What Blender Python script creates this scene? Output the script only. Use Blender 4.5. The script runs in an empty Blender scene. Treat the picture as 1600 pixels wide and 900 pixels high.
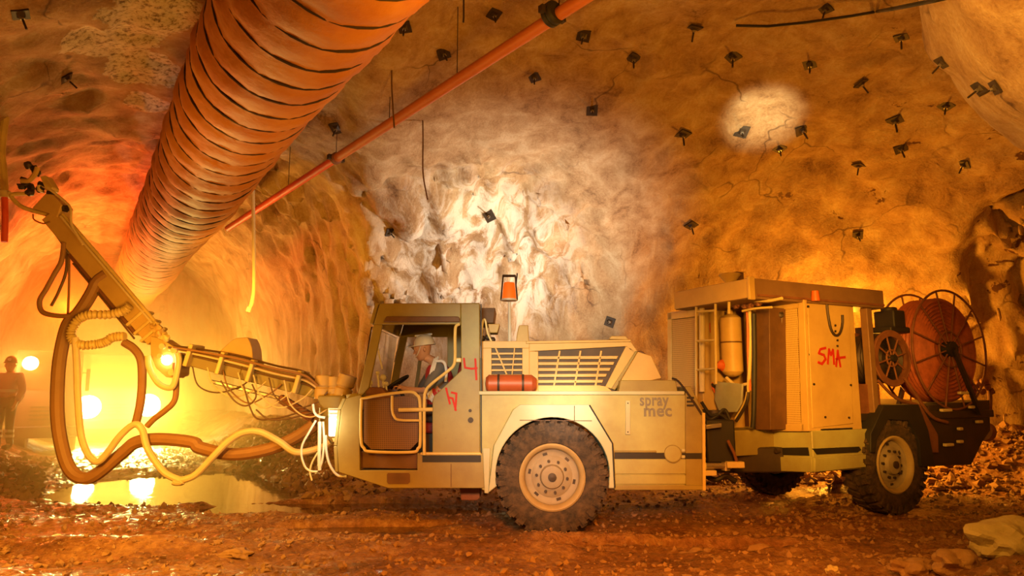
import bpy, bmesh, math, random
import numpy as np
from mathutils import Vector, Matrix, Quaternion
from mathutils.bvhtree import BVHTree
random.seed(7)
SC = bpy.context.scene
COL = SC.collection
PI = math.pi
V = Vector

# ------------------------------------------------------------------ camera
FPX = 1067.0
PITCH = math.atan(159.0 / FPX)
CAM = V((0, 0, 1.5))
cd = bpy.data.cameras.new('camera')
cam = bpy.data.objects.new('camera', cd)
COL.objects.link(cam)
cam.location = CAM
cam.rotation_euler = (PI / 2 + PITCH, 0, 0)
cd.sensor_width = 36.0
cd.lens = FPX / 1600 * 36
cd.clip_end = 200
SC.camera = cam
SC.view_settings.view_transform = 'Standard'
SC.view_settings.look = 'None'
SC.view_settings.gamma = 1
SC.view_settings.use_curve_mapping = False
SC.view_settings.exposure = 0.0
SC.cycles.use_denoising = True
SC.cycles.max_bounces = 6
SC.cycles.diffuse_bounces = 2
SC.cycles.glossy_bounces = 3
SC.cycles.volume_bounces = 0
SC.cycles.sample_clamp_indirect = 4.0
SC.cycles.volume_step_rate = 3.0
SC.cycles.volume_max_steps = 64


def ray(px, py):
    u = (px - 800) / FPX
    v = (450 - py) / FPX
    c, s = math.cos(PITCH), math.sin(PITCH)
    return V((u, c - v * s, s + v * c))


def W(px, py, Y):
    """world point seen at a picture position, at distance Y along the view"""
    d = ray(px, py)
    return CAM + d * (Y / d.y)


def WP(px, py, p0, n):
    d = ray(px, py)
    return CAM + d * ((p0 - CAM).dot(n) / d.dot(n))


# ------------------------------------------------------------------ materials
def sock(n, *names):
    for k in names:
        if k in n.inputs:
            return n.inputs[k]


def base_mat(name):
    m = bpy.data.materials.new(name)
    m.use_nodes = True
    nt = m.node_tree
    nt.nodes.clear()
    out = nt.nodes.new('ShaderNodeOutputMaterial')
    b = nt.nodes.new('ShaderNodeBsdfPrincipled')
    nt.links.new(b.outputs[0], out.inputs[0])
    return m, nt, b, out


def noise_node(nt, scale, detail=5, rough=.6, vec=None, dist=0.0):
    n = nt.nodes.new('ShaderNodeTexNoise')
    n.inputs['Scale'].default_value = scale
    n.inputs['Detail'].default_value = detail
    n.inputs['Roughness'].default_value = rough
    n.inputs['Distortion'].default_value = dist
    if vec is not None:
        nt.links.new(vec, n.inputs['Vector'])
    return n


def ramp(nt, fac, stops):
    r = nt.nodes.new('ShaderNodeValToRGB')
    el = r.color_ramp.elements
    el[0].position, el[0].color = stops[0][0], (*stops[0][1], 1)
    el[1].position, el[1].color = stops[-1][0], (*stops[-1][1], 1)
    for p, c in stops[1:-1]:
        e = el.new(p)
        e.color = (*c, 1)
    nt.links.new(fac, r.inputs[0])
    return r


def math_node(nt, op, a, b=None, c=None, clamp=False):
    n = nt.nodes.new('ShaderNodeMath')
    n.operation = op
    n.use_clamp = clamp
    for i, x in enumerate((a, b, c)):
        if x is None:
            continue
        if isinstance(x, (int, float)):
            n.inputs[i].default_value = x
        else:
            nt.links.new(x, n.inputs[i])
    return n.outputs[0]


def mixc(nt, fac, a, b):
    n = nt.nodes.new('ShaderNodeMix')
    n.data_type = 'RGBA'
    for s, x in ((n.inputs[0], fac), (n.inputs[6], a), (n.inputs[7], b)):
        if isinstance(x, (int, float)):
            s.default_value = x
        elif isinstance(x, tuple):
            s.default_value = (*x, 1)
        else:
            nt.links.new(x, s)
    return n.outputs[2]


def mat(name, col, rough=.6, metal=0., dirt=None, dscale=3., damt=.5, bump=0., bscale=30., spec=.5, stretch=None):
    m, nt, b, out = base_mat(name)
    tc = nt.nodes.new('ShaderNodeTexCoord')
    vec = tc.outputs['Object']
    if stretch:
        mp = nt.nodes.new('ShaderNodeMapping')
        mp.inputs['Scale'].default_value = stretch
        nt.links.new(vec, mp.inputs[0])
        vec = mp.outputs[0]
    if dirt is None:
        dirt = tuple(x * .6 for x in col)
    n = noise_node(nt, dscale, 6, .62, vec)
    r = ramp(nt, n.outputs[0], [(.5 - .18, (0, 0, 0)), (.5 + .2, (1, 1, 1))])
    f = math_node(nt, 'MULTIPLY', r.outputs[0], damt)
    n2 = noise_node(nt, dscale * 9, 4, .6, vec)
    r2 = ramp(nt, n2.outputs[0], [(.55, (0, 0, 0)), (.75, (1, 1, 1))])
    f2 = math_node(nt, 'MULTIPLY', r2.outputs[0], damt * .6)
    f = math_node(nt, 'MAXIMUM', f, f2)
    c = mixc(nt, f, col, dirt)
    nt.links.new(c, b.inputs['Base Color'])
    b.inputs['Roughness'].default_value = rough
    b.inputs['Metallic'].default_value = metal
    sock(b, 'Specular IOR Level').default_value = spec
    if bump:
        bn = noise_node(nt, bscale, 5, .6, vec)
        bp = nt.nodes.new('ShaderNodeBump')
        bp.inputs['Strength'].default_value = bump
        bp.inputs['Distance'].default_value = .02
        nt.links.new(bn.outputs[0], bp.inputs['Height'])
        nt.links.new(bp.outputs[0], b.inputs['Normal'])
    return m


def emit_mat(name, col, strength):
    m, nt, b, out = base_mat(name)
    b.inputs['Base Color'].default_value = (*[min(1, c) for c in col], 1)
    b.inputs['Emission Color'].default_value = (*col, 1)
    b.inputs['Emission Strength'].default_value = strength
    return m


M = {}
PAINT = (.43, .43, .17)
M['paint'] = mat('machine_paint', PAINT, .5, 0, (.25, .17, .06), 2.2, .6, .05, 60)
M['paint_pale'] = mat('pale_paint', (.50, .52, .35), .5, 0, (.3, .24, .12), 2.0, .4)
M['cabpaint'] = mat('cab_paint', (.32, .265, .08), .5, 0, (.17, .1, .03), 2.2, .6, .05, 60)
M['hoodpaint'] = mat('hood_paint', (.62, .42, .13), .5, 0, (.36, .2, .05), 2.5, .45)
M['tube'] = mat('yellow_tube', (.72, .56, .2), .4, 0, (.4, .26, .08), 5, .4)
M['dark'] = mat('dark_steel', (.035, .025, .02), .55, .3, (.1, .06, .03), 4, .5)
M['black'] = mat('black_rubber', (.014, .012, .011), .6, 0, (.04, .03, .02), 4, .4)
M['brown'] = mat('brown_panel', (.15, .07, .025), .6, 0, (.05, .02, .01), 5, .6)
M['rust'] = mat('rusty_steel', (.28, .11, .045), .65, .2, (.1, .035, .02), 6, .6, .2, 60)
M['canopy'] = mat('canopy_brown', (.27, .15, .06), .55, .1, (.12, .06, .03), 3, .5)
M['tyre'] = mat('tyre_rubber', (.02, .014, .010), .75, 0, (.17, .10, .05), 13, .62, .6, 35)
M['rim'] = mat('rim_paint', (.34, .27, .17), .6, 0, (.2, .14, .09), 6, .6, .1, 40)
M['rimring'] = mat('rim_ring_paint', (.44, .32, .14), .55, 0, (.28, .17, .07), 6, .5)
M['rubber'] = mat('hose_rubber', (.33, .17, .06), .6, 0, (.2, .1, .04), 6, .4)
M['cable'] = mat('cable_dark', (.16, .085, .03), .5, 0, (.06, .03, .015), 8, .5)
M['palehose'] = mat('hose_pale', (.75, .62, .36), .5, 0, (.5, .36, .16), 8, .4)
M['orange'] = mat('orange_plastic', (.65, .13, .02), .45, 0, (.35, .06, .01), 6, .3)
M['redcyl'] = mat('red_tank', (.45, .1, .03), .45, 0, (.25, .05, .015), 6, .5)
M['redpaint'] = mat('red_spray_paint', (.5, .018, .008), .7, 0, (.4, .015, .008), 20, .3)
M['text'] = mat('grey_lettering', (.17, .16, .13), .6, 0, (.28, .25, .16), 30, .4)
M['hosered'] = mat('reel_hose', (.5, .13, .045), .55, 0, (.14, .03, .012), 9, .6)
M['seat'] = mat('seat_red', (.25, .02, .02), .7, 0, (.12, .01, .01), 6, .4)
M['white'] = mat('white_plastic', (.75, .72, .66), .45, 0, (.5, .45, .36), 8, .4)
M['chrome'] = mat('steel_bright', (.6, .55, .48), .3, .8, (.4, .33, .25), 8, .4)
M['blue'] = mat('blue_grey_plate', (.34, .36, .34), .45, 0, (.22, .2, .15), 6, .4)
M['skin'] = mat('skin', (.56, .30, .17), .55, 0, (.48, .24, .13), 10, .3)
M['sleeve'] = mat('grey_shirt', (.14, .13, .12), .8, 0, (.09, .08, .07), 9, .4)
M['vest'] = mat('red_vest', (.5, .03, .03), .75, 0, (.3, .015, .015), 9, .4)
M['reflect'] = mat('reflective_tape', (.8, .78, .74), .4, 0, (.6, .56, .5), 20, .3)
M['trouser'] = mat('dark_trousers', (.06, .05, .05), .85, 0, (.12, .08, .05), 6, .5)
M['jacket'] = mat('pale_jacket', (.6, .42, .42), .8, 0, (.45, .3, .3), 8, .4)
M['hair'] = mat('dark_hair', (.04, .025, .015), .7)
M['duct'] = mat('duct_fabric', (.60, .26, .035), .62, 0, (.40, .10, .012), 1.6, .75, .5, 9, .3)
M['pipe'] = mat('roof_pipe', (.62, .2, .06), .45, 0, (.4, .1, .03), 4, .5)
M['ropemat'] = mat('pale_rope', (.8, .68, .45), .7, 0, (.6, .48, .3), 12, .3)
M['boulder'] = mat('pale_boulder', (.55, .45, .25), .85, 0, (.3, .2, .1), 4, .6, .8, 14)
M['rubble'] = mat('rubble_stone', (.34, .2, .1), .75, 0, (.17, .085, .04), 3, .6, .6, 20)
M['far'] = mat('far_vehicle_paint', (.2, .1, .045), .6, 0, (.12, .06, .03), 3, .5)
M['headlight'] = emit_mat('headlight_lens', (1, .46, .09), 170)
M['worklight'] = emit_mat('work_lamp_lens', (1, .74, .36), 22)
M['amber'] = emit_mat('amber_beacon', (.9, .16, .01), .45)
M['amberfar'] = emit_mat('amber_beacon_lit', (1, .55, .05), 14)

mg, nt, b, out = base_mat('windshield_glass')
b.inputs['Base Color'].default_value = (.95, .93, .85, 1)
b.inputs['Roughness'].default_value = .03
sock(b, 'Transmission Weight').default_value = 1
b.inputs['IOR'].default_value = 1.1
M['glass'] = mg


def perforated(name, col, hole, sx, sy):
    m, nt, b, out = base_mat(name)
    tc = nt.nodes.new('ShaderNodeTexCoord')
    br = nt.nodes.new('ShaderNodeTexBrick')
    br.offset = 0
    br.inputs['Color1'].default_value = (*hole, 1)
    br.inputs['Color2'].default_value = (*[h * .85 for h in hole], 1)
    br.inputs['Mortar'].default_value = (*col, 1)
    br.inputs['Scale'].default_value = 1
    br.inputs['Mortar Size'].default_value = sx * .22
    br.inputs['Brick Width'].default_value = sx
    br.inputs['Row Height'].default_value = sy
    nt.links.new(tc.outputs['UV'], br.inputs[0])
    nt.links.new(br.outputs[0], b.inputs['Base Color'])
    b.inputs['Roughness'].default_value = .5
    return m


M['grille'] = perforated('perforated_grille', (.66, .46, .16), (.40, .25, .07), .022, .026)
M['doormesh'] = perforated('door_mesh', (.20, .10, .035), (.09, .04, .016), .02, .02)

# rock, mud and duct need their own graphs


def rock_material():
    m, nt, b, out = base_mat('rock_and_sprayed_concrete')
    tc = nt.nodes.new('ShaderNodeTexCoord')
    o = tc.outputs['Object']
    mp = nt.nodes.new('ShaderNodeMapping')
    mp.inputs['Scale'].default_value = (1, 1, .3)
    nt.links.new(o, mp.inputs[0])
    n1 = noise_node(nt, .8, 7, .66, o)
    n2 = noise_node(nt, 3.2, 6, .65, mp.outputs[0], .5)
    n3 = noise_node(nt, 30, 5, .7, o)
    f = math_node(nt, 'MULTIPLY_ADD', n2.outputs[0], .55, math_node(nt, 'MULTIPLY', n1.outputs[0], .35))
    f = math_node(nt, 'MULTIPLY_ADD', n3.outputs[0], .24, math_node(nt, 'SUBTRACT', f, .05))
    r = ramp(nt, f, [(.36, (.15, .07, .028)), (.45, (.32, .185, .085)), (.54, (.43, .28, .145)), (.66, (.56, .42, .26))])
    c = r.outputs[0]
    # thin dark seams
    nd = noise_node(nt, 1.1, 3, .5, o)
    off = nt.nodes.new('ShaderNodeVectorMath')
    off.operation = 'MULTIPLY_ADD'
    nt.links.new(nd.outputs['Color'], off.inputs[0])
    off.inputs[1].default_value = (1.2, 1.2, 1.2)
    nt.links.new(o, off.inputs[2])
    vo = nt.nodes.new('ShaderNodeTexVoronoi')
    vo.feature = 'DISTANCE_TO_EDGE'
    vo.inputs['Scale'].default_value = .55
    nt.links.new(off.outputs[0], vo.inputs['Vector'])
    seam = ramp(nt, vo.outputs['Distance'], [(0.0, (1, 1, 1)), (.012, (0, 0, 0))])
    nm = noise_node(nt, .9, 2, .5, o)
    sm = ramp(nt, nm.outputs[0], [(.5, (0, 0, 0)), (.62, (1, 1, 1))])
    sf = math_node(nt, 'MULTIPLY', seam.outputs[0], sm.outputs[0])
    c = mixc(nt, math_node(nt, 'MULTIPLY', sf, .8), c, (.07, .03, .015))
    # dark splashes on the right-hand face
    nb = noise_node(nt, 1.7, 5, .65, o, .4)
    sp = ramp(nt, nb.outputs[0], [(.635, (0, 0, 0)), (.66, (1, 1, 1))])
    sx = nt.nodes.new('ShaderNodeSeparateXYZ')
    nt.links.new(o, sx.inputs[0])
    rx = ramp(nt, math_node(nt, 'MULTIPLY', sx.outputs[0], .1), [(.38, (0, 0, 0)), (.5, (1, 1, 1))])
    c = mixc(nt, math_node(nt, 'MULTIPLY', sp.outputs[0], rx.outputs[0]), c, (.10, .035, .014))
    # bare pale rock where the sprayed skin has come away
    def patch(cen, rad, wob, scale):
        nonlocal c
        d = nt.nodes.new('ShaderNodeVectorMath')
        d.operation = 'DISTANCE'
        nt.links.new(o, d.inputs[0])
        d.inputs[1].default_value = cen
        nn = noise_node(nt, scale, 5, .6, o)
        s = math_node(nt, 'MULTIPLY_ADD', nn.outputs[0], wob, math_node(nt, 'DIVIDE', d.outputs['Value'], rad))
        rr = ramp(nt, math_node(nt, 'SUBTRACT', s, wob * .5), [(.68, (1, 1, 1)), (.72, (0, 0, 0))])
        nf = noise_node(nt, 14, 5, .7, o)
        pc = ramp(nt, nf.outputs[0], [(.38, (.2, .14, .1)), (.5, (.66, .58, .46)), (.7, (.8, .74, .64))])
        c = mixc(nt, rr.outputs[0], c, pc.outputs[0])
    for pa in PATCHES:
        patch(*pa)
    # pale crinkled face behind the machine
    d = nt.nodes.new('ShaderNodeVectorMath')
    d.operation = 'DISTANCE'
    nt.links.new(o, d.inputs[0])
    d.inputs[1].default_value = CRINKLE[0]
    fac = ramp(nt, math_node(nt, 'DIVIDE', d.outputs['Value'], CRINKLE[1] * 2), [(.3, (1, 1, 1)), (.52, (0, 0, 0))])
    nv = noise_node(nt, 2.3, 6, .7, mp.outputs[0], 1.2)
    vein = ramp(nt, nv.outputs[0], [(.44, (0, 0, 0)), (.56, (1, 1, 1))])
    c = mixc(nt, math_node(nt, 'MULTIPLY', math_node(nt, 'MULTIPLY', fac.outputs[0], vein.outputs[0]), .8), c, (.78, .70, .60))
    nt.links.new(c, b.inputs['Base Color'])
    b.inputs['Roughness'].default_value = .8
    h = math_node(nt, 'MULTIPLY_ADD', n2.outputs[0], 1.0, math_node(nt, 'MULTIPLY', n3.outputs[0], .45))
    h = math_node(nt, 'MULTIPLY_ADD', noise_node(nt, 9, 6, .65, o).outputs[0], .5, h)
    bp = nt.nodes.new('ShaderNodeBump')
    bp.inputs['Strength'].default_value = .55
    bp.inputs['Distance'].default_value = .07
    nt.links.new(h, bp.inputs['Height'])
    nt.links.new(bp.outputs[0], b.inputs['Normal'])
    return m


def mud_material():
    m, nt, b, out = base_mat('wet_mud')
    tc = nt.nodes.new('ShaderNodeTexCoord')
    o = tc.outputs['Object']
    n1 = noise_node(nt, 1.2, 6, .65, o)
    n2 = noise_node(nt, 14, 6, .7, o)
    f = math_node(nt, 'MULTIPLY_ADD', n2.outputs[0], .5, math_node(nt, 'MULTIPLY', n1.outputs[0], .5))
    r = ramp(nt, f, [(.36, (.10, .038, .014)), (.5, (.28, .125, .045)), (.64, (.50, .28, .12))])
    nt.links.new(r.outputs[0], b.inputs['Base Color'])
    rr = ramp(nt, n1.outputs[0], [(.4, (.08, .08, .08)), (.6, (.36, .36, .36))])
    nt.links.new(rr.outputs[0], b.inputs['Roughness'])
    h = math_node(nt, 'MULTIPLY_ADD', noise_node(nt, 45, 5, .65, o).outputs[0], .4, n2.outputs[0])
    bp = nt.nodes.new('ShaderNodeBump')
    bp.inputs['Strength'].default_value = .8
    bp.inputs['Distance'].default_value = .06
    nt.links.new(h, bp.inputs['Height'])
    nt.links.new(bp.outputs[0], b.inputs['Normal'])
    return m


# ------------------------------------------------------------------ mesh builder
class MB:
    def __init__(s):
        s.v, s.f, s.m, s.cur = [], [], [], 0

    def add(s, vs, fs):
        b = len(s.v)
        s.v += [V(p) for p in vs]
        s.f += [tuple(b + i for i in q) for q in fs]
        s.m += [s.cur] * len(fs)
        return s

    def hexa(s, a, bq):
        """two quads of four points, joined"""
        return s.add(list(a) + list(bq), [(0, 3, 2, 1), (4, 5, 6, 7), (0, 1, 5, 4), (1, 2, 6, 5), (2, 3, 7, 6), (3, 0, 4, 7)])

    def box(s, c, sz, ax=None):
        c = V(c)
        X, Y, Z = ax or (V((1, 0, 0)), V((0, 1, 0)), V((0, 0, 1)))
        hx, hy, hz = X * sz[0] / 2, Y * sz[1] / 2, Z * sz[2] / 2
        return s.hexa([c - hx - hy - hz, c + hx - hy - hz, c + hx + hy - hz, c - hx + hy - hz],
                      [c - hx - hy + hz, c + hx - hy + hz, c + hx + hy + hz, c - hx + hy + hz])

    def prism(s, poly, vec):
        n = len(poly)
        vec = V(vec)
        poly = [V(p) for p in poly]
        fs = [tuple(range(n))[::-1], tuple(range(n, 2 * n))]
        fs += [(i, (i + 1) % n, n + (i + 1) % n, n + i) for i in range(n)]
        return s.add(poly + [p + vec for p in poly], fs)

    def bar(s, p, q, w, h, up=(0, 0, 1)):
        p, q = V(p), V(q)
        d = (q - p)
        L = d.length
        d.normalize()
        up = V(up)
        side = d.cross(up)
        if side.length < 1e-4:
            side = d.cross(V((1, 0, 0)))
        side.normalize()
        u2 = side.cross(d)
        return s.box((p + q) / 2, (L, w, h), (d, side, u2))

    def tube(s, path, r, n=8, smooth=0, closed=False, caps=True, rad=None):
        P = [V(p) for p in path]
        if smooth:
            P = spline(P, smooth, closed)
        m = len(P)
        T = []
        for i in range(m):
            a = P[i - 1] if (i > 0 or closed) else P[i]
            c = P[(i + 1) % m] if (i < m - 1 or closed) else P[i]
            t = c - a
            T.append(t.normalized() if t.length > 1e-9 else V((0, 0, 1)))
        N = T[0].orthogonal().normalized()
        vs = []
        for i in range(m):
            N = N - T[i] * N.dot(T[i])
            if N.length < 1e-6:
                N = T[i].orthogonal()
            N.normalize()
            B = T[i].cross(N)
            rr = rad(i / max(1, m - 1)) if rad else r
            for k in range(n):
                a = 2 * PI * k / n
                vs.append(P[i] + (N * math.cos(a) + B * math.sin(a)) * rr)
        fs = []
        for i in range(m if closed else m - 1):
            j = (i + 1) % m
            for k in range(n):
                k2 = (k + 1) % n
                fs.append((i * n + k, i * n + k2, j * n + k2, j * n + k))
        if caps and not closed:
            fs.append(tuple(range(n))[::-1])
            fs.append(tuple(range((m - 1) * n, m * n)))
        return s.add(vs, fs)

    def lathe(s, prof, org, axis, n=40, closed=False, a0=0, a1=2 * PI):
        axis = V(axis).normalized()
        org = V(org)
        N = axis.orthogonal().normalized()
        if abs(axis.z) < .9:
            N = (V((0, 0, 1)) - axis * axis.z).normalized()
        B = axis.cross(N)
        m = len(prof)
        full = abs(a1 - a0 - 2 * PI) < 1e-6
        cnt = n if full else n + 1
        vs = []
        for k in range(cnt):
            a = a0 + (a1 - a0) * k / n
            e = N * math.cos(a) + B * math.sin(a)
            for (r, h) in prof:
                vs.append(org + axis * h + e * r)
        fs = []
        for k in range(n):
            k2 = (k + 1) % cnt if full else k + 1
            for i in range(m if closed else m - 1):
                j = (i + 1) % m
                fs.append((k * m + i, k * m + j, k2 * m + j, k2 * m + i))
        if not closed and full:
            fs.append(tuple(k * m for k in range(cnt)))
            fs.append(tuple(k * m + m - 1 for k in range(cnt))[::-1])
        return s.add(vs, fs)

    def cyl(s, p, q, r, n=20, r2=None):
        p, q = V(p), V(q)
        d = q - p
        return s.lathe([(r, 0), (r if r2 is None else r2, d.length)], p, d, n)

    def blob(s, c, r, sub=2, seed=0, amp=.25, sc=(1, 1, 1)):
        bm = bmesh.new()
        bmesh.ops.create_icosphere(bm, subdivisions=sub, radius=1)
        rnd = random.Random(seed)
        off = V((rnd.uniform(0, 90), rnd.uniform(0, 90), rnd.uniform(0, 90)))
        from mathutils import noise as mn
        vs = []
        for v in bm.verts:
            d = v.co.normalized()
            k = 1 + amp * mn.noise(d * 1.3 + off) * 2 + amp * .5 * mn.noise(d * 3 + off)
            vs.append(V(c) + V((d.x * sc[0], d.y * sc[1], d.z * sc[2])) * r * k)
        fs = [tuple(v.index for v in f.verts) for f in bm.faces]
        bm.free()
        return s.add(vs, fs)

    def build(s, name, m, parent=None, bevel=0, sm=35, recalc=True, uvax=None):
        org = world_loc(parent)
        me = bpy.data.meshes.new(name)
        me.from_pydata([p - org for p in s.v], [], s.f)
        if recalc:
            bm = bmesh.new()
            bm.from_mesh(me)
            bmesh.ops.recalc_face_normals(bm, faces=bm.faces)
            bm.to_mesh(me)
            bm.free()
        if uvax:
            uv = me.uv_layers.new(name='uv')
            for lp in me.loops:
                p = me.vertices[lp.vertex_index].co
                uv.data[lp.index].uv = (p.dot(V(uvax[0])), p.dot(V(uvax[1])))
        for x in (m if isinstance(m, (list, tuple)) else [m]):
            me.materials.append(x)
        if isinstance(m, (list, tuple)):
            me.polygons.foreach_set('material_index', s.m)
        me.shade_smooth()
        me.set_sharp_from_angle(angle=math.radians(sm))
        o = bpy.data.objects.new(name, me)
        COL.objects.link(o)
        if parent:
            o.parent = parent
        if bevel:
            md = o.modifiers.new('bevel', 'BEVEL')
            md.width = bevel
            md.segments = 2
            md.limit_method = 'ANGLE'
            md.angle_limit = math.radians(40)
            md.harden_normals = False
        return o


def spline(P, k, closed=False):
    out = []
    m = len(P)
    rng = range(m) if closed else range(m - 1)
    for i in rng:
        p1, p2 = P[i], P[(i + 1) % m]
        p0 = P[i - 1] if (i > 0 or closed) else p1 * 2 - p2
        p3 = P[(i + 2) % m] if (i + 2 < m or closed) else p2 * 2 - p1
        for j in range(k):
            t = j / k
            out.append(.5 * ((2 * p1) + (p2 - p0) * t + (2 * p0 - 5 * p1 + 4 * p2 - p3) * t * t + (3 * p1 - p0 - 3 * p2 + p3) * t ** 3))
    if not closed:
        out.append(P[-1])
    return out


def world_loc(o):
    l = V((0, 0, 0))
    while o is not None:
        l = l + o.location
        o = o.parent
    return l


def empty(name, loc, label=None, cat=None, group=None):
    o = bpy.data.objects.new(name, None)
    o.empty_display_size = .2
    COL.objects.link(o)
    o.location = loc
    tag(o, label, cat, group)
    return o


def tag(o, label=None, cat=None, group=None, kind=None):
    if label:
        o['label'] = label
    if cat:
        o['category'] = cat
    if group:
        o['group'] = group
    if kind:
        o['kind'] = kind
    return o


def copy_tree(o, parent=None):
    c = o.copy()
    COL.objects.link(c)
    c.parent = parent
    for ch in list(o.children):
        copy_tree(ch, c)
    return c


# ------------------------------------------------------------------ numpy noise
def gnoise(x, y, z, seed=0):
    xi, yi, zi = np.floor(x).astype(np.int64), np.floor(y).astype(np.int64), np.floor(z).astype(np.int64)
    xf, yf, zf = x - xi, y - yi, z - zi
    u, v, w = [t * t * t * (t * (t * 6 - 15) + 10) for t in (xf, yf, zf)]
    out = np.zeros_like(x)
    for dx in (0, 1):
        for dy in (0, 1):
            for dz in (0, 1):
                h = ((xi + dx) * 374761393 + (yi + dy) * 668265263 + (zi + dz) * 2147483647 + seed * 974711) & 0xffffffff
                h = ((h ^ (h >> 13)) * 1274126177) & 0xffffffff
                h = h ^ (h >> 16)
                gx = ((h & 255) / 127.5 - 1)
                gy = (((h >> 8) & 255) / 127.5 - 1)
                gz = (((h >> 16) & 255) / 127.5 - 1)
                d = gx * (xf - dx) + gy * (yf - dy) + gz * (zf - dz)
                wt = (u if dx else 1 - u) * (v if dy else 1 - v) * (w if dz else 1 - w)
                out += d * wt
    return out


def fbm(x, y, z, seed=0, octv=4, ridged=False):
    s = np.zeros_like(x)
    a, t = 1., 0.
    for i in range(octv):
        n = gnoise(x, y, z, seed + i * 17)
        if ridged:
            n = 1 - 2 * np.abs(n) * 1.6
        s += a * n
        t += a
        x, y, z = x * 2.03, y * 2.03, z * 2.03
        a *= .5
    return s / t
# ------------------------------------------------------------------ the cavern
AX0 = np.array((-1.9, 5.5))
AXD = np.array((-.536, .844))
CRINKLE = (W(735, 400, 12.9), 2.3)


def sstep(t):
    t = np.clip(t, 0, 1)
    return t * t * (3 - 2 * t)


def cave_base(x, y, z):
    zz = np.maximum(z, 0)
    dx, dy = x - AX0[0], y - AX0[1]
    al = dx * AXD[0] + dy * AXD[1]
    pe = dx * AXD[1] - dy * AXD[0]
    hw = np.where(pe > 0, 3.17, 3.5)
    nb = ((np.abs(pe) / hw) ** 2.8 + (zz / 5.9) ** 2.8) ** (1 / 2.8)
    sb = (nb - 1) * 3.2
    sb = np.maximum(sb, al - 21.5)
    plan = ((np.abs(x - 2.6) / 7.7) ** 4 + (np.abs(y - 4.2) / 9.4) ** 4) ** .25
    nc = (plan ** 2.7 + (zz / 6.3) ** 2.7) ** (1 / 2.7)
    sc = (nc - 1) * 6.2
    k = .16
    h = np.clip(.5 + .5 * (sb - sc) / k, 0, 1)
    s = sb * (1 - h) + sc * h - k * h * (1 - h)
    # overhanging brow of rock near the camera, upper right
    for (c, r) in (((6.35, 4.5, 5.55), (3.25, 2.6, 2.95)), ((7.6, 3.6, 3.6), (2.2, 2.4, 2.6))):
        e = np.sqrt(((x - c[0]) / r[0]) ** 2 + ((y - c[1]) / r[1]) ** 2 + ((z - c[2]) / r[2]) ** 2)
        s = np.maximum(s, (1 - e) * 2.4)
    # buttress at the right-hand end
    return s


def cave_noise(x, y, z):
    n = .42 * fbm(x * .38, y * .38, z * .38, 3, 3)
    n += .085 * fbm(x * 1.1, y * 1.1, z * .8, 11, 3, True)
    n += .05 * fbm(x * 3.1, y * 3.1, z * 2.2, 23, 3)
    d = np.sqrt((x - CRINKLE[0].x) ** 2 + (y - CRINKLE[0].y) ** 2 + (z - CRINKLE[0].z - .2) ** 2)
    w = sstep((CRINKLE[1] * 1.35 - d) / 1.2)
    n += w * .33 * fbm(x * 1.7 + .6 * z, y * 1.7, z * .75, 31, 4, True)
    # fluted pillar left of it
    dp = np.sqrt((x + 4.3) ** 2 + (y - 14.6) ** 2)
    wp = sstep((2.9 - dp) / 1.2)
    n += wp * .2 * fbm(x * 2.0, y * 2.0, z * .28, 41, 3, True)
    # broken dark edge at the right
    dr = np.sqrt((x - 9.6) ** 2 + (y - 11.3) ** 2)
    wr = sstep((2.0 - dr) / .9)
    n += wr * .8 * fbm(x * 1.3, y * 1.3, z * .6, 51, 4, True)
    return n


def surface_nets(S, org, h):
    ins = S < 0
    nx, ny, nz = S.shape
    cnt = np.zeros((nx - 1, ny - 1, nz - 1), np.int8)
    cor = [(a, b, c) for a in (0, 1) for b in (0, 1) for c in (0, 1)]
    for a, b, c in cor:
        cnt += ins[a:nx - 1 + a, b:ny - 1 + b, c:nz - 1 + c]
    act = (cnt > 0) & (cnt < 8)
    idx = np.argwhere(act)
    vid = -np.ones(act.shape, np.int64)
    vid[act] = np.arange(len(idx))
    acc = np.zeros((len(idx), 3))
    num = np.zeros(len(idx))
    for i, p in enumerate(cor):
        for q in cor[i + 1:]:
            if sum(abs(p[k] - q[k]) for k in range(3)) != 1:
                continue
            sa = S[idx[:, 0] + p[0], idx[:, 1] + p[1], idx[:, 2] + p[2]]
            sb = S[idx[:, 0] + q[0], idx[:, 1] + q[1], idx[:, 2] + q[2]]
            m = (sa < 0) != (sb < 0)
            t = np.where(m, sa / np.where(m, sa - sb, 1), 0)
            pt = np.array(p)[None] + t[:, None] * (np.array(q) - np.array(p))[None]
            acc[m] += pt[m]
            num[m] += 1
    verts = (idx + acc / num[:, None]) * h + np.array(org)
    faces = []
    for ax in range(3):
        b, c = (ax + 1) % 3, (ax + 2) % 3
        sl0 = [slice(None)] * 3
        sl1 = [slice(None)] * 3
        sl0[ax] = slice(0, -1)
        sl1[ax] = slice(1, None)
        A, B = ins[tuple(sl0)], ins[tuple(sl1)]
        e = np.argwhere(A != B)
        ok = (e[:, b] > 0) & (e[:, c] > 0) & (e[:, b] < S.shape[b] - 1) & (e[:, c] < S.shape[c] - 1)
        e = e[ok]
        flip = A[tuple(e.T)]
        q = []
        for db, dc in ((-1, -1), (0, -1), (0, 0), (-1, 0)):
            f = e.copy()
            f[:, b] += db
            f[:, c] += dc
            q.append(vid[tuple(f.T)])
        q = np.stack(q, 1)
        q[flip] = q[flip][:, ::-1]
        faces.append(q)
    return verts, np.concatenate(faces)


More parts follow.
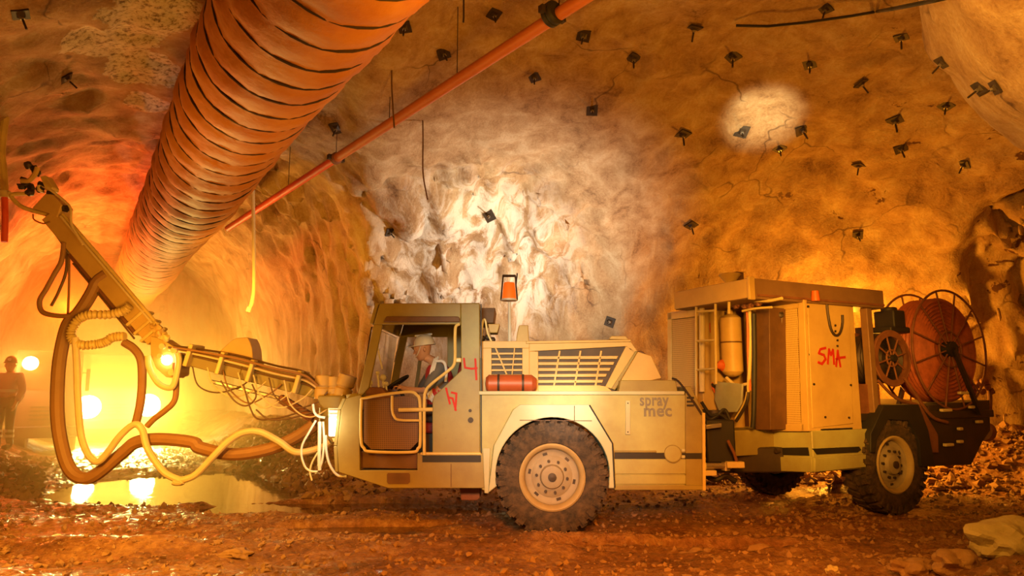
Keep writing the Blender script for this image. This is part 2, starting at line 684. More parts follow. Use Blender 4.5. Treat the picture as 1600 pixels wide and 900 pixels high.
def build_cave():
    h = .11
    org = (-18., -3.2, -.5)
    n = (277, 287, 69)
    ax = [np.arange(n[i]) * h + org[i] for i in range(3)]
    X, Y, Z = np.meshgrid(*ax, indexing='ij')
    S = cave_base(X, Y, Z)
    near = np.abs(S) < 1.0
    S[near] -= cave_noise(X[near], Y[near], Z[near])
    return surface_nets(S.astype(np.float64), org, h)


CV, CF = build_cave()
# drop what lies well under the floor
keep = (CV[CF][:, :, 2].max(1) > -.35)
CF = CF[keep]
BVH = BVHTree.FromPolygons([tuple(v) for v in CV], [tuple(int(i) for i in f) for f in CF])


def hit(px, py):
    loc, nrm, i, d = BVH.ray_cast(CAM, ray(px, py).normalized())
    return loc, nrm


PATCHES = []
for (px, py, rad) in ((182, 62, .62), (222, 105, .55), (255, 25, .75), (232, 160, .34)):
    l, n_ = hit(px, py)
    if l is not None:
        PATCHES.append((tuple(l), rad * (l - CAM).length / 8.5, 1.1, 2.4))
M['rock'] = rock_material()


def np_mesh(name, verts, faces, m, normals=None):
    me = bpy.data.meshes.new(name)
    me.vertices.add(len(verts))
    me.vertices.foreach_set('co', verts.astype(np.float32).ravel())
    k = faces.shape[1]
    me.loops.add(faces.size)
    me.loops.foreach_set('vertex_index', faces.astype(np.int32).ravel())
    me.polygons.add(len(faces))
    me.polygons.foreach_set('loop_start', np.arange(0, faces.size, k, dtype=np.int32))
    me.polygons.foreach_set('loop_total', np.full(len(faces), k, np.int32))
    me.update(calc_edges=True)
    me.validate()
    me.materials.append(m)
    me.shade_smooth()
    if normals is not None:
        me.normals_split_custom_set_from_vertices([tuple(x) for x in normals])
    o = bpy.data.objects.new(name, me)
    COL.objects.link(o)
    return o


fv = CV[CF]
fn = np.cross(fv[:, 2] - fv[:, 0], fv[:, 3] - fv[:, 1])
fn /= np.maximum(np.linalg.norm(fn, axis=1), 1e-9)[:, None]
vn = np.zeros_like(CV)
for k in range(4):
    np.add.at(vn, CF[:, k], fn)
vn /= np.maximum(np.linalg.norm(vn, axis=1), 1e-9)[:, None]
fc = fv.mean(1)
al = (fc[:, 0] - AX0[0]) * AXD[0] + (fc[:, 1] - AX0[1]) * AXD[1]
pe = (fc[:, 0] - AX0[0]) * AXD[1] - (fc[:, 1] - AX0[1]) * AXD[0]
gap = .1 * fbm(fc[:, 0] * .7, fc[:, 1] * .7, fc[:, 2] * .7, 77, 2)
ceil = fc[:, 2] > 4.35 + gap * 4
brow = (fc[:, 0] > 3.0) & (fc[:, 1] < 7.3)
lab = np.full(len(CF), 0)                       # back wall
lab[(pe < 0)] = 1                               # left wall of the far drift
lab[(pe >= 0) & (al > 9.3) & (fc[:, 0] < -2.95)] = 2   # pillar / right wall of the far drift
lab[(fc[:, 0] > 8.6)] = 3
lab[ceil] = 4
lab[brow & (fc[:, 2] > .8)] = 5
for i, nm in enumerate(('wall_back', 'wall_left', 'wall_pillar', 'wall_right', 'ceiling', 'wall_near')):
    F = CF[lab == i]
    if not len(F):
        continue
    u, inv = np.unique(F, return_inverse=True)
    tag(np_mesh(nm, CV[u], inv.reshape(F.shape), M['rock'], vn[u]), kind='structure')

# ------------------------------------------------------------------ floor
PUD = [(-4.9, 11.5, 2.7, 2.2), (-2.2, 9.3, 2.2, .55), (8.2, 11.3, 2.4, 1.5), (4.9, 10.3, 1.3, .5), (-1.3, 7.9, 1.5, .3), (1.6, 6.9, 1.2, .22), (5.6, 7.8, 1.4, .3)]


def floor_z(x, y):
    z0 = np.zeros_like(x)
    s = cave_base(x, y, z0 + .3)
    d = np.maximum(-s, 0)
    bank = sstep((1.75 - d) / 1.75)
    z = .06 * fbm(x * .5, y * .5, z0, 61, 2) + .075 * fbm(x * 1.5, y * 1.5, z0 + 5, 67, 4) + .04 * fbm(x * 5, y * 5, z0, 71, 4, True)
    z += .012 * fbm(x * 17, y * 17, z0, 73, 3)
    back = sstep((y - 9.5) / 2)
    z += bank * (.75 + .3 * fbm(x * 1.8, y * 1.8, z0, 79, 3)) * (.35 + .65 * back)
    # wheel ruts running left to right in the foreground
    for (yy, wd, dp) in ((7.45, .28, .05), (6.5, .3, .04), (8.9, .3, .05)):
        c = yy + .12 * np.sin(x * .7 + yy)
        z -= dp * np.exp(-((y - c) / wd) ** 2)
    z += .09 * np.exp(-((y - 6.95) / .22) ** 2) * (.6 + .4 * np.sin(x * 1.3))
    for (cx, cy, rx, ry) in PUD:
        e = np.sqrt(((x - cx) / rx) ** 2 + ((y - cy) / ry) ** 2) + .35 * fbm(x * .9, y * .9, z0, 83, 3)
        z -= .13 * sstep((1.12 - e) / .3) * (1 - bank)
    # heap of spoil, bottom right
    e = np.sqrt(((x - 4.45) / 1.3) ** 2 + ((y - 5.35) / .75) ** 2)
    z += .42 * sstep((1.25 - e) / 1.2) * (.7 + .6 * fbm(x * 2.6, y * 2.6, z0, 89, 3))
    # keep the ground level under the wheels
    for (cx, cy) in ((.44, 7.65), (.44, 9.3), (4.9, 8.95), (4.05, 10.6), (-.55, 8.0)):
        w = np.exp(-(((x - cx) / .5) ** 2 + ((y - cy) / .3) ** 2))
        z = z * (1 - w) + 0.0 * w
    return z


xs = np.linspace(-18, 11.5, 560)
ys = np.concatenate([np.linspace(.5, 12, 330)[:-1], np.linspace(12, 27.5, 150)])
GX, GY = np.meshgrid(xs, ys, indexing='ij')
GZ = floor_z(GX, GY)
nv = GX.size
I = np.arange(nv).reshape(GX.shape)
FF = np.stack([I[:-1, :-1], I[1:, :-1], I[1:, 1:], I[:-1, 1:]], -1).reshape(-1, 4)
M['mud'] = mud_material()
fl = np_mesh('floor', np.stack([GX, GY, GZ], -1).reshape(-1, 3), FF, M['mud'])
tag(fl, kind='structure')


def fz(x, y):
    return float(floor_z(np.array([x], float), np.array([y], float))[0])


# standing water in the ruts and hollows
m, nt, b, out = base_mat('muddy_water')
b.inputs['Base Color'].default_value = (.10, .045, .015, 1)
b.inputs['Roughness'].default_value = .04
sock(b, 'Specular IOR Level').default_value = .9
tc = nt.nodes.new('ShaderNodeTexCoord')
nn = noise_node(nt, 3.5, 3, .5, tc.outputs['Object'])
bp = nt.nodes.new('ShaderNodeBump')
bp.inputs['Strength'].default_value = .06
bp.inputs['Distance'].default_value = .03
nt.links.new(nn.outputs[0], bp.inputs['Height'])
nt.links.new(bp.outputs[0], b.inputs['Normal'])
M['water'] = m
wm = MB()
wm.add([(-17, 5.6, -.062), (11, 5.6, -.062), (11, 26, -.062), (-17, 26, -.062)], [(0, 1, 2, 3)])
tag(wm.build('water', m), kind='structure')

# loose stones: gravel bank and small pebbles nobody could count
rnd = random.Random(5)
icos = []
for k in range(8):
    t = MB()
    t.blob((0, 0, 0), 1, 1, k, .55, (1, rnd.uniform(.7, 1), rnd.uniform(.55, .8)))
    icos.append((np.array([tuple(p) for p in t.v]), np.array(t.f)))
vv, ff, nb_ = [], [], 0
tries = 0
px_, py_ = [], []
cand = np.array([(rnd.uniform(-10, 10), rnd.uniform(4.6, 18)) for _ in range(60000)])
sd = -cave_base(cand[:, 0], cand[:, 1], np.full(len(cand), .3))
cz = floor_z(cand[:, 0], cand[:, 1])
EXCL = [(W(px, 850, Y).x, Y, r) for px, Y, r in ((1592, 5.75, .45), (92, 7.3, .13), (1085, 6.75, .18), (372, 6.6, .18), (1300, 5.9, .1), (1425, 5.75, .22), (1492, 5.6, .24), (1190, 6.8, .19), (9, 13.6, .4))]
EXCL += [(.44, 7.6, .45), (.44, 9.25, .45), (4.93, 8.92, .5), (4.1, 10.57, .5)]
for (x, y), d, z in zip(cand, sd, cz):
    if any((x - a) ** 2 + (y - c) ** 2 < r_ * r_ for a, c, r_ in EXCL):
        continue
    if d < .1 or z < -.05:
        continue
    r = rnd.random()
    bankside = d < 1.7 and y > 9.5
    if bankside:
        sz = rnd.choice((.015, .02, .025, .03, .045, .08)) * rnd.uniform(.6, 1.3)
    else:
        if r > .34 and not (x > 3.4 and y < 6.1):
            continue
        sz = rnd.choice((.008, .012, .018, .03)) * rnd.uniform(.7, 1.3)
    vb, fb = icos[rnd.randrange(8)]
    a = rnd.uniform(0, 6.28)
    R = np.array(((math.cos(a), -math.sin(a), 0), (math.sin(a), math.cos(a), 0), (0, 0, 1)))
    vv.append(vb @ R.T * sz + np.array((x, y, z + sz * .25)))
    ff.append(fb + nb_)
    nb_ += len(vb)
rb = np_mesh('rubble', np.concatenate(vv), np.concatenate(ff), M['rubble'])
rb.data.shade_flat()
tag(rb, 'loose broken stone strewn over the mud and banked along the rock wall', 'rubble', kind='stuff')
# ------------------------------------------------------------------ the spraying machine
def c1(x, y): return (530 + x / 2.37, 420 + y / 2.37)
def c2(x, y): return (740 + x / 2.646, 500 + y / 2.646)
def c3(x, y): return (1030 + x / 2.432, 410 + y / 2.432)
def c4(x, y): return (1310 + x / 2.307, 430 + y / 2.307)
def c6(x, y): return (x / 2.813, 460 + y / 2.813)
def c7(x, y): return (230 + x / 3.0, 480 + y / 3.0)
def c8(x, y): return (470 + x / 4.73, 570 + y / 4.73)
def c9(x, y): return (160 + x / 5.625, 440 + y / 5.625)


YN, YF = 7.5, 9.45
YV = V((0, 1, 0))
machine = empty('spraying_machine', (.44, 8.45, 0), 'olive-yellow articulated concrete spraying machine with cab, hose reels and raised spray boom', 'machine')


def fp(pts, Y):
    return [W(x, y, Y) for x, y in pts]


def plate(name, pts, Y, depth, m, parent=None, bevel=.008, **k):
    mb = MB()
    mb.prism(fp(pts, Y), (0, depth, 0))
    return mb.build(name, M[m] if isinstance(m, str) else m, parent or machine, bevel, **k)


def ptube(name, pts, Y, r, m, parent=None, smooth=6, n=8, closed=False):
    mb = MB()
    mb.tube([W(p[0], p[1], p[2] if len(p) > 2 else Y) for p in pts], r, n, smooth, closed)
    return mb.build(name, M[m], parent or machine)


# ---- wheels
def make_wheel(centre, out, seed, name='wheel'):
    """centre: middle of the tyre; out: unit vector to the outer side"""
    centre, out = V(centre), V(out)
    R, Wd = .585, .34
    prof = [(.335, -.13), (.36, -.155), (.45, -.172), (.53, -.165), (.565, -.15), (.573, -.1), (.575, 0), (.573, .1), (.565, .15), (.53, .165), (.45, .172), (.36, .155), (.335, .13)]
    mb = MB()
    mb.lathe(prof, centre, out, 56, True)
    N = (V((0, 0, 1)) - out * out.z).normalized()
    B = out.cross(N)
    nl = 30
    for k in range(nl):
        for s in (-1, 1):
            a = 2 * PI * (k + (0 if s > 0 else .5)) / nl
            e = N * math.cos(a) + B * math.sin(a)
            t = -N * math.sin(a) + B * math.cos(a)
            tt = (t + out * s * .35).normalized()
            oo = tt.cross(e).normalized()
            mb.box(centre + e * .574 + out * s * .088, (.066, .05, .15), (tt, e, oo))
            mb.box(centre + e * .535 + out * s * .166, (.055, .085, .036), (t, e, out))
    w = mb.build(name, M['tyre'], machine, 0, 30)
    mb = MB()
    mb.lathe([(.352, .10), (.352, .158), (.335, .168), (.315, .16), (.295, .13), (.29, .10)], centre, out, 48, closed=True)
    rr = mb.build('rim_ring', M['rimring'], w)
    mb = MB()
    mb.lathe([(.31, -.1), (.31, .12), (.295, .118), (.285, .085), (.262, .07), (.22, .07), (.2, .085), (.13, .095), (.115, .14), (.07, .15), (.0, .15)], centre, out, 48)
    mb.cur = 1
    for k in range(10):
        a = 2 * PI * k / 10 + .2
        e = N * math.cos(a) + B * math.sin(a)
        mb.cyl(centre + e * .165 + out * .08, centre + e * .165 + out * .118, .016, 6)
    for k in range(6):
        a = 2 * PI * k / 6 + seed
        e = N * math.cos(a) + B * math.sin(a)
        t = -N * math.sin(a) + B * math.cos(a)
        mb.box(centre + e * .243 + out * .072, (.05, .028, .008), (t, e, out))
    mb.lathe([(.045, .145), (.045, .17), (.0, .175)], centre, out, 16)
    mb.build('rim', [M['rim'], M['dark']], w)
    return w


wc = W(863, 741, 7.42)
make_wheel((wc.x, 7.42 + .172, .583), (0, -1, 0), .3)
make_wheel((wc.x, 9.25, .583), (0, 1, 0), .3)
mb = MB()
mb.cyl((wc.x, 7.6, .58), (wc.x, 9.2, .58), .11, 16)
mb.blob((wc.x, 8.45, .58), .26, 2, 3, .03)
mb.build('front_axle', M['dark'], machine)

# ---- front body
body = plate('body_side', [(751, 617), (1071, 617), (1071, 761), (961, 763), (957, 693), (921, 634), (812, 634), (802, 640), (772, 696), (763, 770), (753, 765)], YN, .06, 'paint')
plate('body_shell', [(753, 620), (1070, 620), (1070, 755), (980, 755), (968, 700), (925, 645), (800, 645), (775, 700), (756, 755)], YN + .06, 1.85, 'paint')
plate('top_deck', [(748, 611), (1070, 611), (1070, 617), (748, 617)], YN - .015, 1.95, 'paint_pale')
plate('body_end', [(1071, 604), (1080, 604), (1101, 648), (1101, 766), (1071, 764)], YN + .02, 1.8, 'cabpaint')
mb = MB()
mb.bar(W(1099, 645, YN - .01), W(1100, 766, YN - .01), .03, .03, (0, 1, 0))
mb.build('edge_strip', M['tube'], machine)
mb = MB()
for (y0, y1) in ((620, 623), (626, 629), (632, 635)):
    mb.prism(fp([c2(882, (y0 - 500) * 2.646), c2(912, (y0 - 500) * 2.646), c2(912, (y1 - 500) * 2.646), c2(882, (y1 - 500) * 2.646)], YN + .012), (0, .01, 0))
mb.build('vent_slot', M['black'], machine)
# wheel arch: an arched band standing proud of the side
def arc(cx, cy, r, a0, a1, n):
    return [(cx + r * math.cos(math.radians(a0 + (a1 - a0) * i / n)), cy - r * math.sin(math.radians(a0 + (a1 - a0) * i / n))) for i in range(n + 1)]


arch = [(763, 770), (772, 696), (802, 640), (812, 632), (921, 632), (957, 693), (961, 763), (951, 763)] + arc(863.5, 741, 89, -8, 192, 30)[0:]
fend = plate('fender', arch, YN - .05, .42, 'paint_pale')
ptube('fender_edge', [(921, 633), (957, 693), (960.5, 762)], YN - .055, .008, 'black', fend, 0, 6)
mb = MB()
mb.prism(fp([(812, 656), (925, 657), (925, 658.2), (812, 657.2)], YN - .053), (0, .006, 0))
mb.prism(fp([(897, 634), (898.2, 634), (898.2, 658), (897, 658)], YN - .053), (0, .006, 0))
mb.build('panel_seam', M['brown'], fend)
# door strip, cap, ledges, slot handle
plate('side_slot', [(960, 707.5), (1072, 707.5), (1072, 717), (960, 717)], YN - .006, .02, 'black', None, 0)
plate('side_slot', [(1072, 708), (1100, 708), (1100, 717), (1072, 717)], YN + .012, .02, 'black', None, 0)
plate('slot_lip', [(960, 704.2), (1026, 704.2), (1026, 707.5), (960, 707.5)], YN - .02, .03, 'cabpaint')
cc = W(1050.6, 708.6, YN)
mb = MB()
mb.cyl(cc + V((0, -.03, 0)), cc + V((0, .05, 0)), .09, 26)
cap = mb.build('filler_cap', M['paint'], machine, .008)
mb = MB()
mb.lathe([(.088, -.034), (.094, -.034), (.094, -.02), (.088, -.02)], cc, (0, 1, 0), 26, True)
mb.build('cap_rim', M['cabpaint'], cap)
for (x, y) in ((1068, 704), (1068, 714)):
    plate('latch', [(x - 3, y - 2.5), (x + 3, y - 2.5), (x + 3, y + 2.5), (x - 3, y + 2.5)], YN - .02, .03, 'paint_pale')
plate('lower_panel', [(960, 718), (1072, 718), (1072, 741), (960, 741)], YN - .012, .03, 'paint')
plate('lower_panel', [(960, 742.5), (1072, 742.5), (1072, 757), (960, 757)], YN - .012, .03, 'paint')
plate('sill_strip', [(960, 758.5), (1100, 758.5), (1100, 766), (960, 766)], YN - .016, .05, 'cabpaint')
hd = plate('grab_plate', [(977.5, 626), (985, 626), (985, 679), (977.5, 679)], YN - .02, .03, 'paint_pale', None, .004)
for y in (630, 675):
    mb = MB()
    p = W(981.2, y, YN - .022)
    mb.cyl(p, p + V((0, .01, 0)), .008, 8)
    mb.build('bolt', M['dark'], hd)


def lettering(name, text, px, py, size, Y, m, parent, xs=1.0):
    cu = bpy.data.curves.new(name, 'FONT')
    cu.body = text
    cu.size = size
    cu.extrude = .003
    cu.offset = .004
    cu.space_character = 1.08
    cu.resolution_u = 4
    o = bpy.data.objects.new(name, cu)
    COL.objects.link(o)
    me = bpy.data.meshes.new_from_object(o.evaluated_get(bpy.context.evaluated_depsgraph_get()))
    bpy.data.objects.remove(o)
    p = W(px, py, Y)
    org = world_loc(parent)
    for v in me.vertices:
        q = V((v.co.x * xs, -v.co.z, v.co.y)) + p
        v.co = q - org
    me.materials.clear()
    me.materials.append(M[m])
    o = bpy.data.objects.new(name, me)
    COL.objects.link(o)
    o.parent = parent
    return o


lettering('lettering', 'spray', 999.5, 633.5, .178, YN - .004, 'text', body, .76)
lettering('lettering', 'mec', 1005.5, 650, .178, YN - .004, 'text', body, .98)

# ---- hood with louvres
HY = YN + .18
hood = plate('hood', [(829, 537), (981, 536), (992, 552), (956, 606), (966, 613), (829, 613)], HY + .03, 1.35, 'dark')
mb = MB()
def q(*pts): mb.prism(fp(pts, HY), (0, .028, 0))
q((827, 533), (984, 531), (996, 549), (990, 552), (979, 541), (827, 549))           # top border
q((827, 549), (841, 549), (841, 613), (827, 613))                                    # left border
q((841, 602), (936, 602), (948, 604), (958, 613), (841, 613))                         # bottom border
q((978, 541), (996, 549), (957, 608), (946, 604))                                     # sloping right border
for k in range(5):                                                                    # slats
    y = 556.5 + k * 9.3
    xr = 973 - (y - 545) * .62
    q((841, y), (xr, y - .4), (xr - 2, y + 4.4), (841, y + 4.8))
for x in (870, 902.5, 935):                                                           # leaning uprights
    q((x + 3, 548), (x + 6.2, 548), (x - 3, 604), (x - 6.2, 604))
mb.build('louvre_panel', M['hoodpaint'], hood, .004)
mb = MB()
mb.prism([W(822, 533, HY - .02), W(986, 530.5, HY - .02), W(986, 534, HY - .02), W(822, 537, HY - .02)], (0, 1.5, 0))
mb.build('hood_lid', M['hoodpaint'], hood, .006)
plate('lid_knob', [(952, 530), (955, 525), (978, 525), (982, 531)], HY + .3, .16, 'hoodpaint', hood)
# hood front part with its mesh opening
hf = plate('hood_front', [(753, 534), (827, 534), (827, 613), (753, 613)], HY + .03, 1.3, 'dark')
mb = MB()
for pts in ([(753, 533), (827, 533), (827, 544), (753, 544)], [(753, 544), (768, 544), (768, 613), (753, 613)], [(816, 544), (827, 544), (827, 613), (816, 613)], [(768, 585), (816, 585), (816, 613), (768, 613)]):
    mb.prism(fp(pts, HY), (0, .028, 0))
for k in range(4):
    y = 551 + k * 8.6
    mb.prism(fp([(768, y), (816, y - .3), (816, y + 3), (768, y + 3.3)], HY), (0, .02, 0))
mb.prism(fp([(773, 544), (776, 544), (793, 585), (790, 585)], HY - .005), (0, .02, 0))
mb.prism(fp([(803, 544), (805, 544), (801, 585), (799, 585)], HY - .005), (0, .02, 0))
mb.build('louvre_panel', M['hoodpaint'], hf, .004)
# fire-extinguisher cylinder lying on the deck
a, bq = W(758, 599.5, YN + .1), W(838, 599.5, YN + .1)
mb = MB()
mb.lathe([(0, 0), (.07, .01), (.098, .04), (.098, (bq - a).length - .05), (.06, (bq - a).length), (0, (bq - a).length)], a, bq - a, 24)
ex = mb.build('red_cylinder', M['redcyl'], machine)
ex['label'] = 'red cylinder lying along the deck'
for x in (779, 817):
    mb = MB()
    p = W(x, 599.5, YN + .1)
    mb.lathe([(.098, -.012), (.104, -.012), (.104, .012), (.098, .012)], p, (1, 0, 0), 24, True)
    mb.build('strap', M['dark'], ex)
# sloping plates and box at the back of the hood
tri = plate('hood_rear_slope', [(995, 549), (1018, 556), (1034, 591), (957, 608)], HY + .02, 1.2, 'hoodpaint')
plate('slope_edge', [(993, 548), (997, 549), (961, 610), (955, 607)], HY - .01, .04, 'cabpaint', tri)
plate('bracket', [(994, 549), (1003, 548), (1019, 561), (1018, 569), (1005, 560)], HY + .25, .1, 'brown', tri)
bx = plate('locker_box', [(970, 594), (1056, 594), (1059, 613), (966, 615)], YN + .03, .5, 'cabpaint')
ptube('hand_rail', [(1050, 591), (1060, 596), (1077, 618), (1097, 648)], YN + .01, .012, 'dark', None, 3)

# ---- beacon, exhaust and clutter behind the cab
bp0 = W(795.5, 470, 8.3)
mb = MB()
mb.cyl(W(796.5, 534, 8.3), W(796, 472, 8.3), .02, 10)
pole = mb.build('beacon_pole', M['white'], machine)
mb = MB()
mb.lathe([(0, 0), (.1, 0), (.1, .022), (0, .022)], bp0, (0, 0, 1), 22)
mb.build('beacon_base', M['white'], pole)
mb = MB()
mb.lathe([(.088, .024), (.07, .21), (.062, .225), (0, .23)], bp0, (0, 0, 1), 22)
bl = mb.build('beacon_lens', M['amber'], pole)
mb = MB()
for s in (-1, 1):
    for t in (-1, 1):
        mb.tube([bp0 + V((s * .1, t * .06, .01)), bp0 + V((s * .075, t * .045, .31))], .009, 6)
mb.tube([bp0 + V((s * .075, t * .045, .31)) for s, t in ((-1, -1), (1, -1), (1, 1), (-1, 1))], .009, 6, 0, True)
mb.tube([bp0 + V((.085, -.05, .2)), bp0 + V((.1, -.05, .335))], .009, 6)
mb.build('beacon_cage', M['dark'], pole)
plate('exhaust_stack', [(808, 520), (811, 508), (825, 508), (827, 535), (806, 535)], 8.2, .25, 'hoodpaint', None, .01)
plate('rear_bracket', [(748, 481), (774, 481), (771, 505), (748, 505)], 8.0, .6, 'brown')
plate('rear_bracket', [(762, 506), (781, 506), (777, 520), (765, 520)], 8.0, .3, 'hoodpaint')
ptube('hand_rail', [(751, 540), (754, 505), (758, 500), (762, 520), (768, 534)], 7.8, .012, 'tube')
for (x, y) in ((754, 529), (762, 527), (770, 531)):
    mb = MB()
    mb.blob(W(x, y, 7.85), .035, 2, int(x), .1)
    mb.build('valve', M['dark'], machine)

# ---- cab
cab_rear = [c1(450, 128), c1(520, 128), c1(522, 690), c1(345, 690), c1(345, 490), c1(352, 470), c1(452, 376)]
CY = YN + .0
panel = plate('cab_rear_panel', cab_rear, CY, .05, 'cabpaint')
plate('roof_band', [c1(150, 128), c1(450, 128), c1(450, 206), c1(128, 206)], CY, .05, 'cabpaint')
rb_ = plate('rain_strip', [c1(175, 176), c1(440, 176), c1(447, 183), c1(447, 197), c1(165, 197)], CY - .03, .04, 'brown')
plate('window_pillar', [c1(128, 206), c1(160, 206), c1(110, 440), c1(82, 472), c1(66, 478), c1(85, 400)], CY, .05, 'cabpaint')
sill = [(527, 697), (533, 640), (541, 622), (563, 616), (566, 622), (562, 640), (562, 735), (652, 735), (652, 708), (755, 708), (757, 763), (606, 763), (560, 748), (529, 738)]
low = plate('cab_lower_panel', sill, CY - .01, .07, 'cabpaint')
plate('step_pocket', [c1(180, 756), c1(258, 756), c1(262, 762), c1(262, 790), c1(255, 797), c1(182, 797), c1(177, 790), c1(177, 762)], CY - .016, .02, 'brown', low, 0)
plate('step_edge', [c1(300, 680), c1(525, 680), c1(525, 690), c1(300, 690)], CY - .03, .06, 'tube', low)
plate('step_slot', [c1(308, 692), c1(525, 692), c1(525, 716), c1(308, 716)], CY - .018, .02, 'black', low, 0)
plate('panel_seam', [c1(413, 722), c1(415.5, 722), c1(415.5, 808), c1(413, 808)], CY - .014, .01, 'brown', low, 0)
plate('panel_seam', [c1(523, 130), c1(527, 130), c1(529, 690), c1(525, 690)], CY - .004, .03, 'black', panel, 0)
plate('corner_post', [(754, 700), (766, 700), (764, 771), (757, 771)], CY - .02, .1, 'paint_pale')
plate('jack_foot', [(718, 763), (750, 763), (750, 778), (746, 782), (720, 782)], 7.9, .3, 'rust')
# far side, roof, floor, rear wall
CF_ = 8.95
plate('cab_far_panel', [c1(400, 128), c1(520, 128), c1(522, 690), c1(400, 690)], CF_ + .3, .05, 'cabpaint')
def farp(pts):
    """the same outline carried straight across the machine"""
    return [V((p.x, CF_ + .35, p.z)) for p in fp(pts, CY)]
mb = MB()
mb.prism(farp([c1(150, 128), c1(450, 128), c1(450, 206), c1(128, 206)]), (0, .05, 0))
mb.prism(farp([c1(128, 206), c1(160, 206), c1(110, 440), c1(82, 472), c1(66, 478), c1(85, 400)]), (0, .05, 0))
mb.prism(farp([c1(225, 206), c1(240, 206), c1(205, 450), c1(190, 450)]), (0, .05, 0))
mb.prism(farp([(541, 640), (562, 650), (690, 650), (690, 763), (606, 763), (560, 748), (529, 738), (527, 697)]), (0, .05, 0))
mb.build('cab_far_side', M['cabpaint'], machine)
def across(name, pts, m, t=.04, bevel=.008):
    """a plate running right across the cab, given by its edge line in the side view"""
    P = fp(pts, CY + .045)
    mb = MB()
    n = (P[-1] - P[0]).cross(YV).normalized() * t
    for i in range(len(P) - 1):
        mb.hexa([P[i], P[i + 1], P[i + 1] + n, P[i] + n], [V((x.x, CF_ + .36, x.z)) for x in (P[i], P[i + 1], P[i + 1] + n, P[i] + n)])
    return mb.build(name, M[m], machine, bevel)
across('cab_roof', [c1(150, 128), c1(520, 126)], 'cabpaint', -.05)
across('cab_floor', [c1(60, 770), c1(520, 770)], 'brown', .05)
across('cab_rear_wall', [c1(515, 330), c1(515, 690)], 'cabpaint', .04)
across('cab_front_wall', [(529, 738), (527, 697), (533, 640), (541, 622)], 'cabpaint', .04)
across('windshield_sill', [(541, 622), (566, 619)], 'cabpaint', .04)
across('windshield_header', [c1(128, 206), c1(150, 128)], 'cabpaint', .05)
P = fp([c1(118, 215), c1(78, 455)], CY + .05)
mb = MB()
mb.prism([P[0], P[1], V((P[1].x, CF_ + .34, P[1].z)), V((P[0].x, CF_ + .34, P[0].z))], (.012, 0, .002))
mb.build('windshield', M['glass'], machine, 0)
# door: bent tube frame with a mesh panel, and the grab rail behind it
door = ptube('door_frame', [c1(100, 478), c1(250, 456), c1(288, 468), c1(299, 500), c1(300, 640), c1(292, 665), c1(268, 679), c1(118, 677), c1(92, 664), c1(81, 632), c1(82, 500)], CY - .035, .0165, 'tube', None, 5, 8, True)
ptube('latch_loop', [c1(196, 470), c1(196, 520), c1(203, 546), c1(222, 560), c1(296, 562)], CY - .04, .014, 'tube', door, 5)
ptube('door_handle', [c1(220, 523), c1(346, 521)], CY - .05, .022, 'tube', door, 0)
mb = MB()
mb.prism(fp([c1(92, 490), c1(245, 470), c1(285, 480), c1(292, 500), c1(292, 640), c1(262, 670), c1(118, 668), c1(90, 640)], CY + .0), (0, .012, 0))
mb.build('mesh_panel', M['doormesh'], door, 0, uvax=((1, 0, 0), (0, 0, 1)))
plate('door_recess', [c1(75, 676), c1(292, 682), c1(292, 742), c1(75, 738)], CY + .06, .03, 'brown')
ptube('grab_rail', [c1(446, 204), c1(432, 214), c1(429, 250), c1(429, 330), c1(422, 360), c1(398, 382), c1(340, 428), c1(320, 455), c1(315, 500), c1(315, 690)], CY - .045, .0165, 'tube')
plate('rail_bracket', [c1(425, 330), c1(452, 330), c1(452, 346), c1(425, 346)], CY - .04, .05, 'tube')
# red marks sprayed on the panel
def strokes(name, lines, w, place, nrm, parent, m='redpaint'):
    mb = MB()
    for ln in lines:
        P = [place(x, y) for x, y in ln]
        for i in range(len(P) - 1):
            d = (P[i + 1] - P[i]).normalized()
            s = d.cross(nrm).normalized() * w / 2
            e = d * w * .3
            k = nrm * (.003 + .0006 * i)
            mb.hexa([P[i] - s - e, P[i + 1] - s + e, P[i + 1] + s + e, P[i] + s - e], [x + k for x in (P[i] - s - e, P[i + 1] - s + e, P[i + 1] + s + e, P[i] + s - e)])
    return mb.build(name, M[m], parent)


pl = lambda x, y: W(*c1(x, y), CY - .001)
strokes('sprayed_mark', [[(462, 332), (466, 366), (490, 370), (510, 368)], [(504, 334), (506, 372), (508, 410)]], .022, pl, V((0, -1, 0)), panel)
strokes('sprayed_mark', [[(396, 442), (404, 476), (410, 500)], [(404, 476), (420, 480), (432, 524)], [(416, 458), (434, 462), (432, 500), (430, 522)]], .022, pl, V((0, -1, 0)), panel)
mb = MB()
p = W(*c1(487, 560), CY)
mb.cyl(p + V((0, -.015, 0)), p + V((0, .02, 0)), .03, 12)
p = W(*c1(485, 525), CY)
mb.cyl(p + V((0, -.01, 0)), p + V((0, .02, 0)), .018, 10)
mb.build('panel_lock', M['dark'], panel)
# inside the cab
dash = plate('dashboard', [(556, 622), (566, 604), (596, 606), (612, 622), (606, 640), (566, 640)], CY + .25, 1.0, 'rust')
ptube('wiper', [c1(135, 250), c1(150, 330), c1(160, 372)], CY + .5, .008, 'white', dash, 0)
ptube('wiper', [c1(228, 240), c1(205, 345)], 8.9, .009, 'white', dash, 0)
mb = MB()
for (x, y, r) in ((578, 598, .035), (598, 590, .04), (603, 600, .03), (590, 583, .025)):
    p = W(x, y, 7.95)
    mb.cyl(W(x + 2, y + 22, 7.95), p, .012, 8)
    mb.blob(p, r, 2, int(x), .1)
mb.build('control_lever', M['white'], dash)
sc_ = W(618, 600, 8.15)
sax = V((-.55, 0, .83))
mb = MB()
mb.lathe([(.17 + .016 * math.cos(t), .016 * math.sin(t)) for t in [2 * PI * k / 8 for k in range(8)]], sc_, sax, 32, True)
mb.cyl(sc_ - sax * .25, sc_, .022, 10)
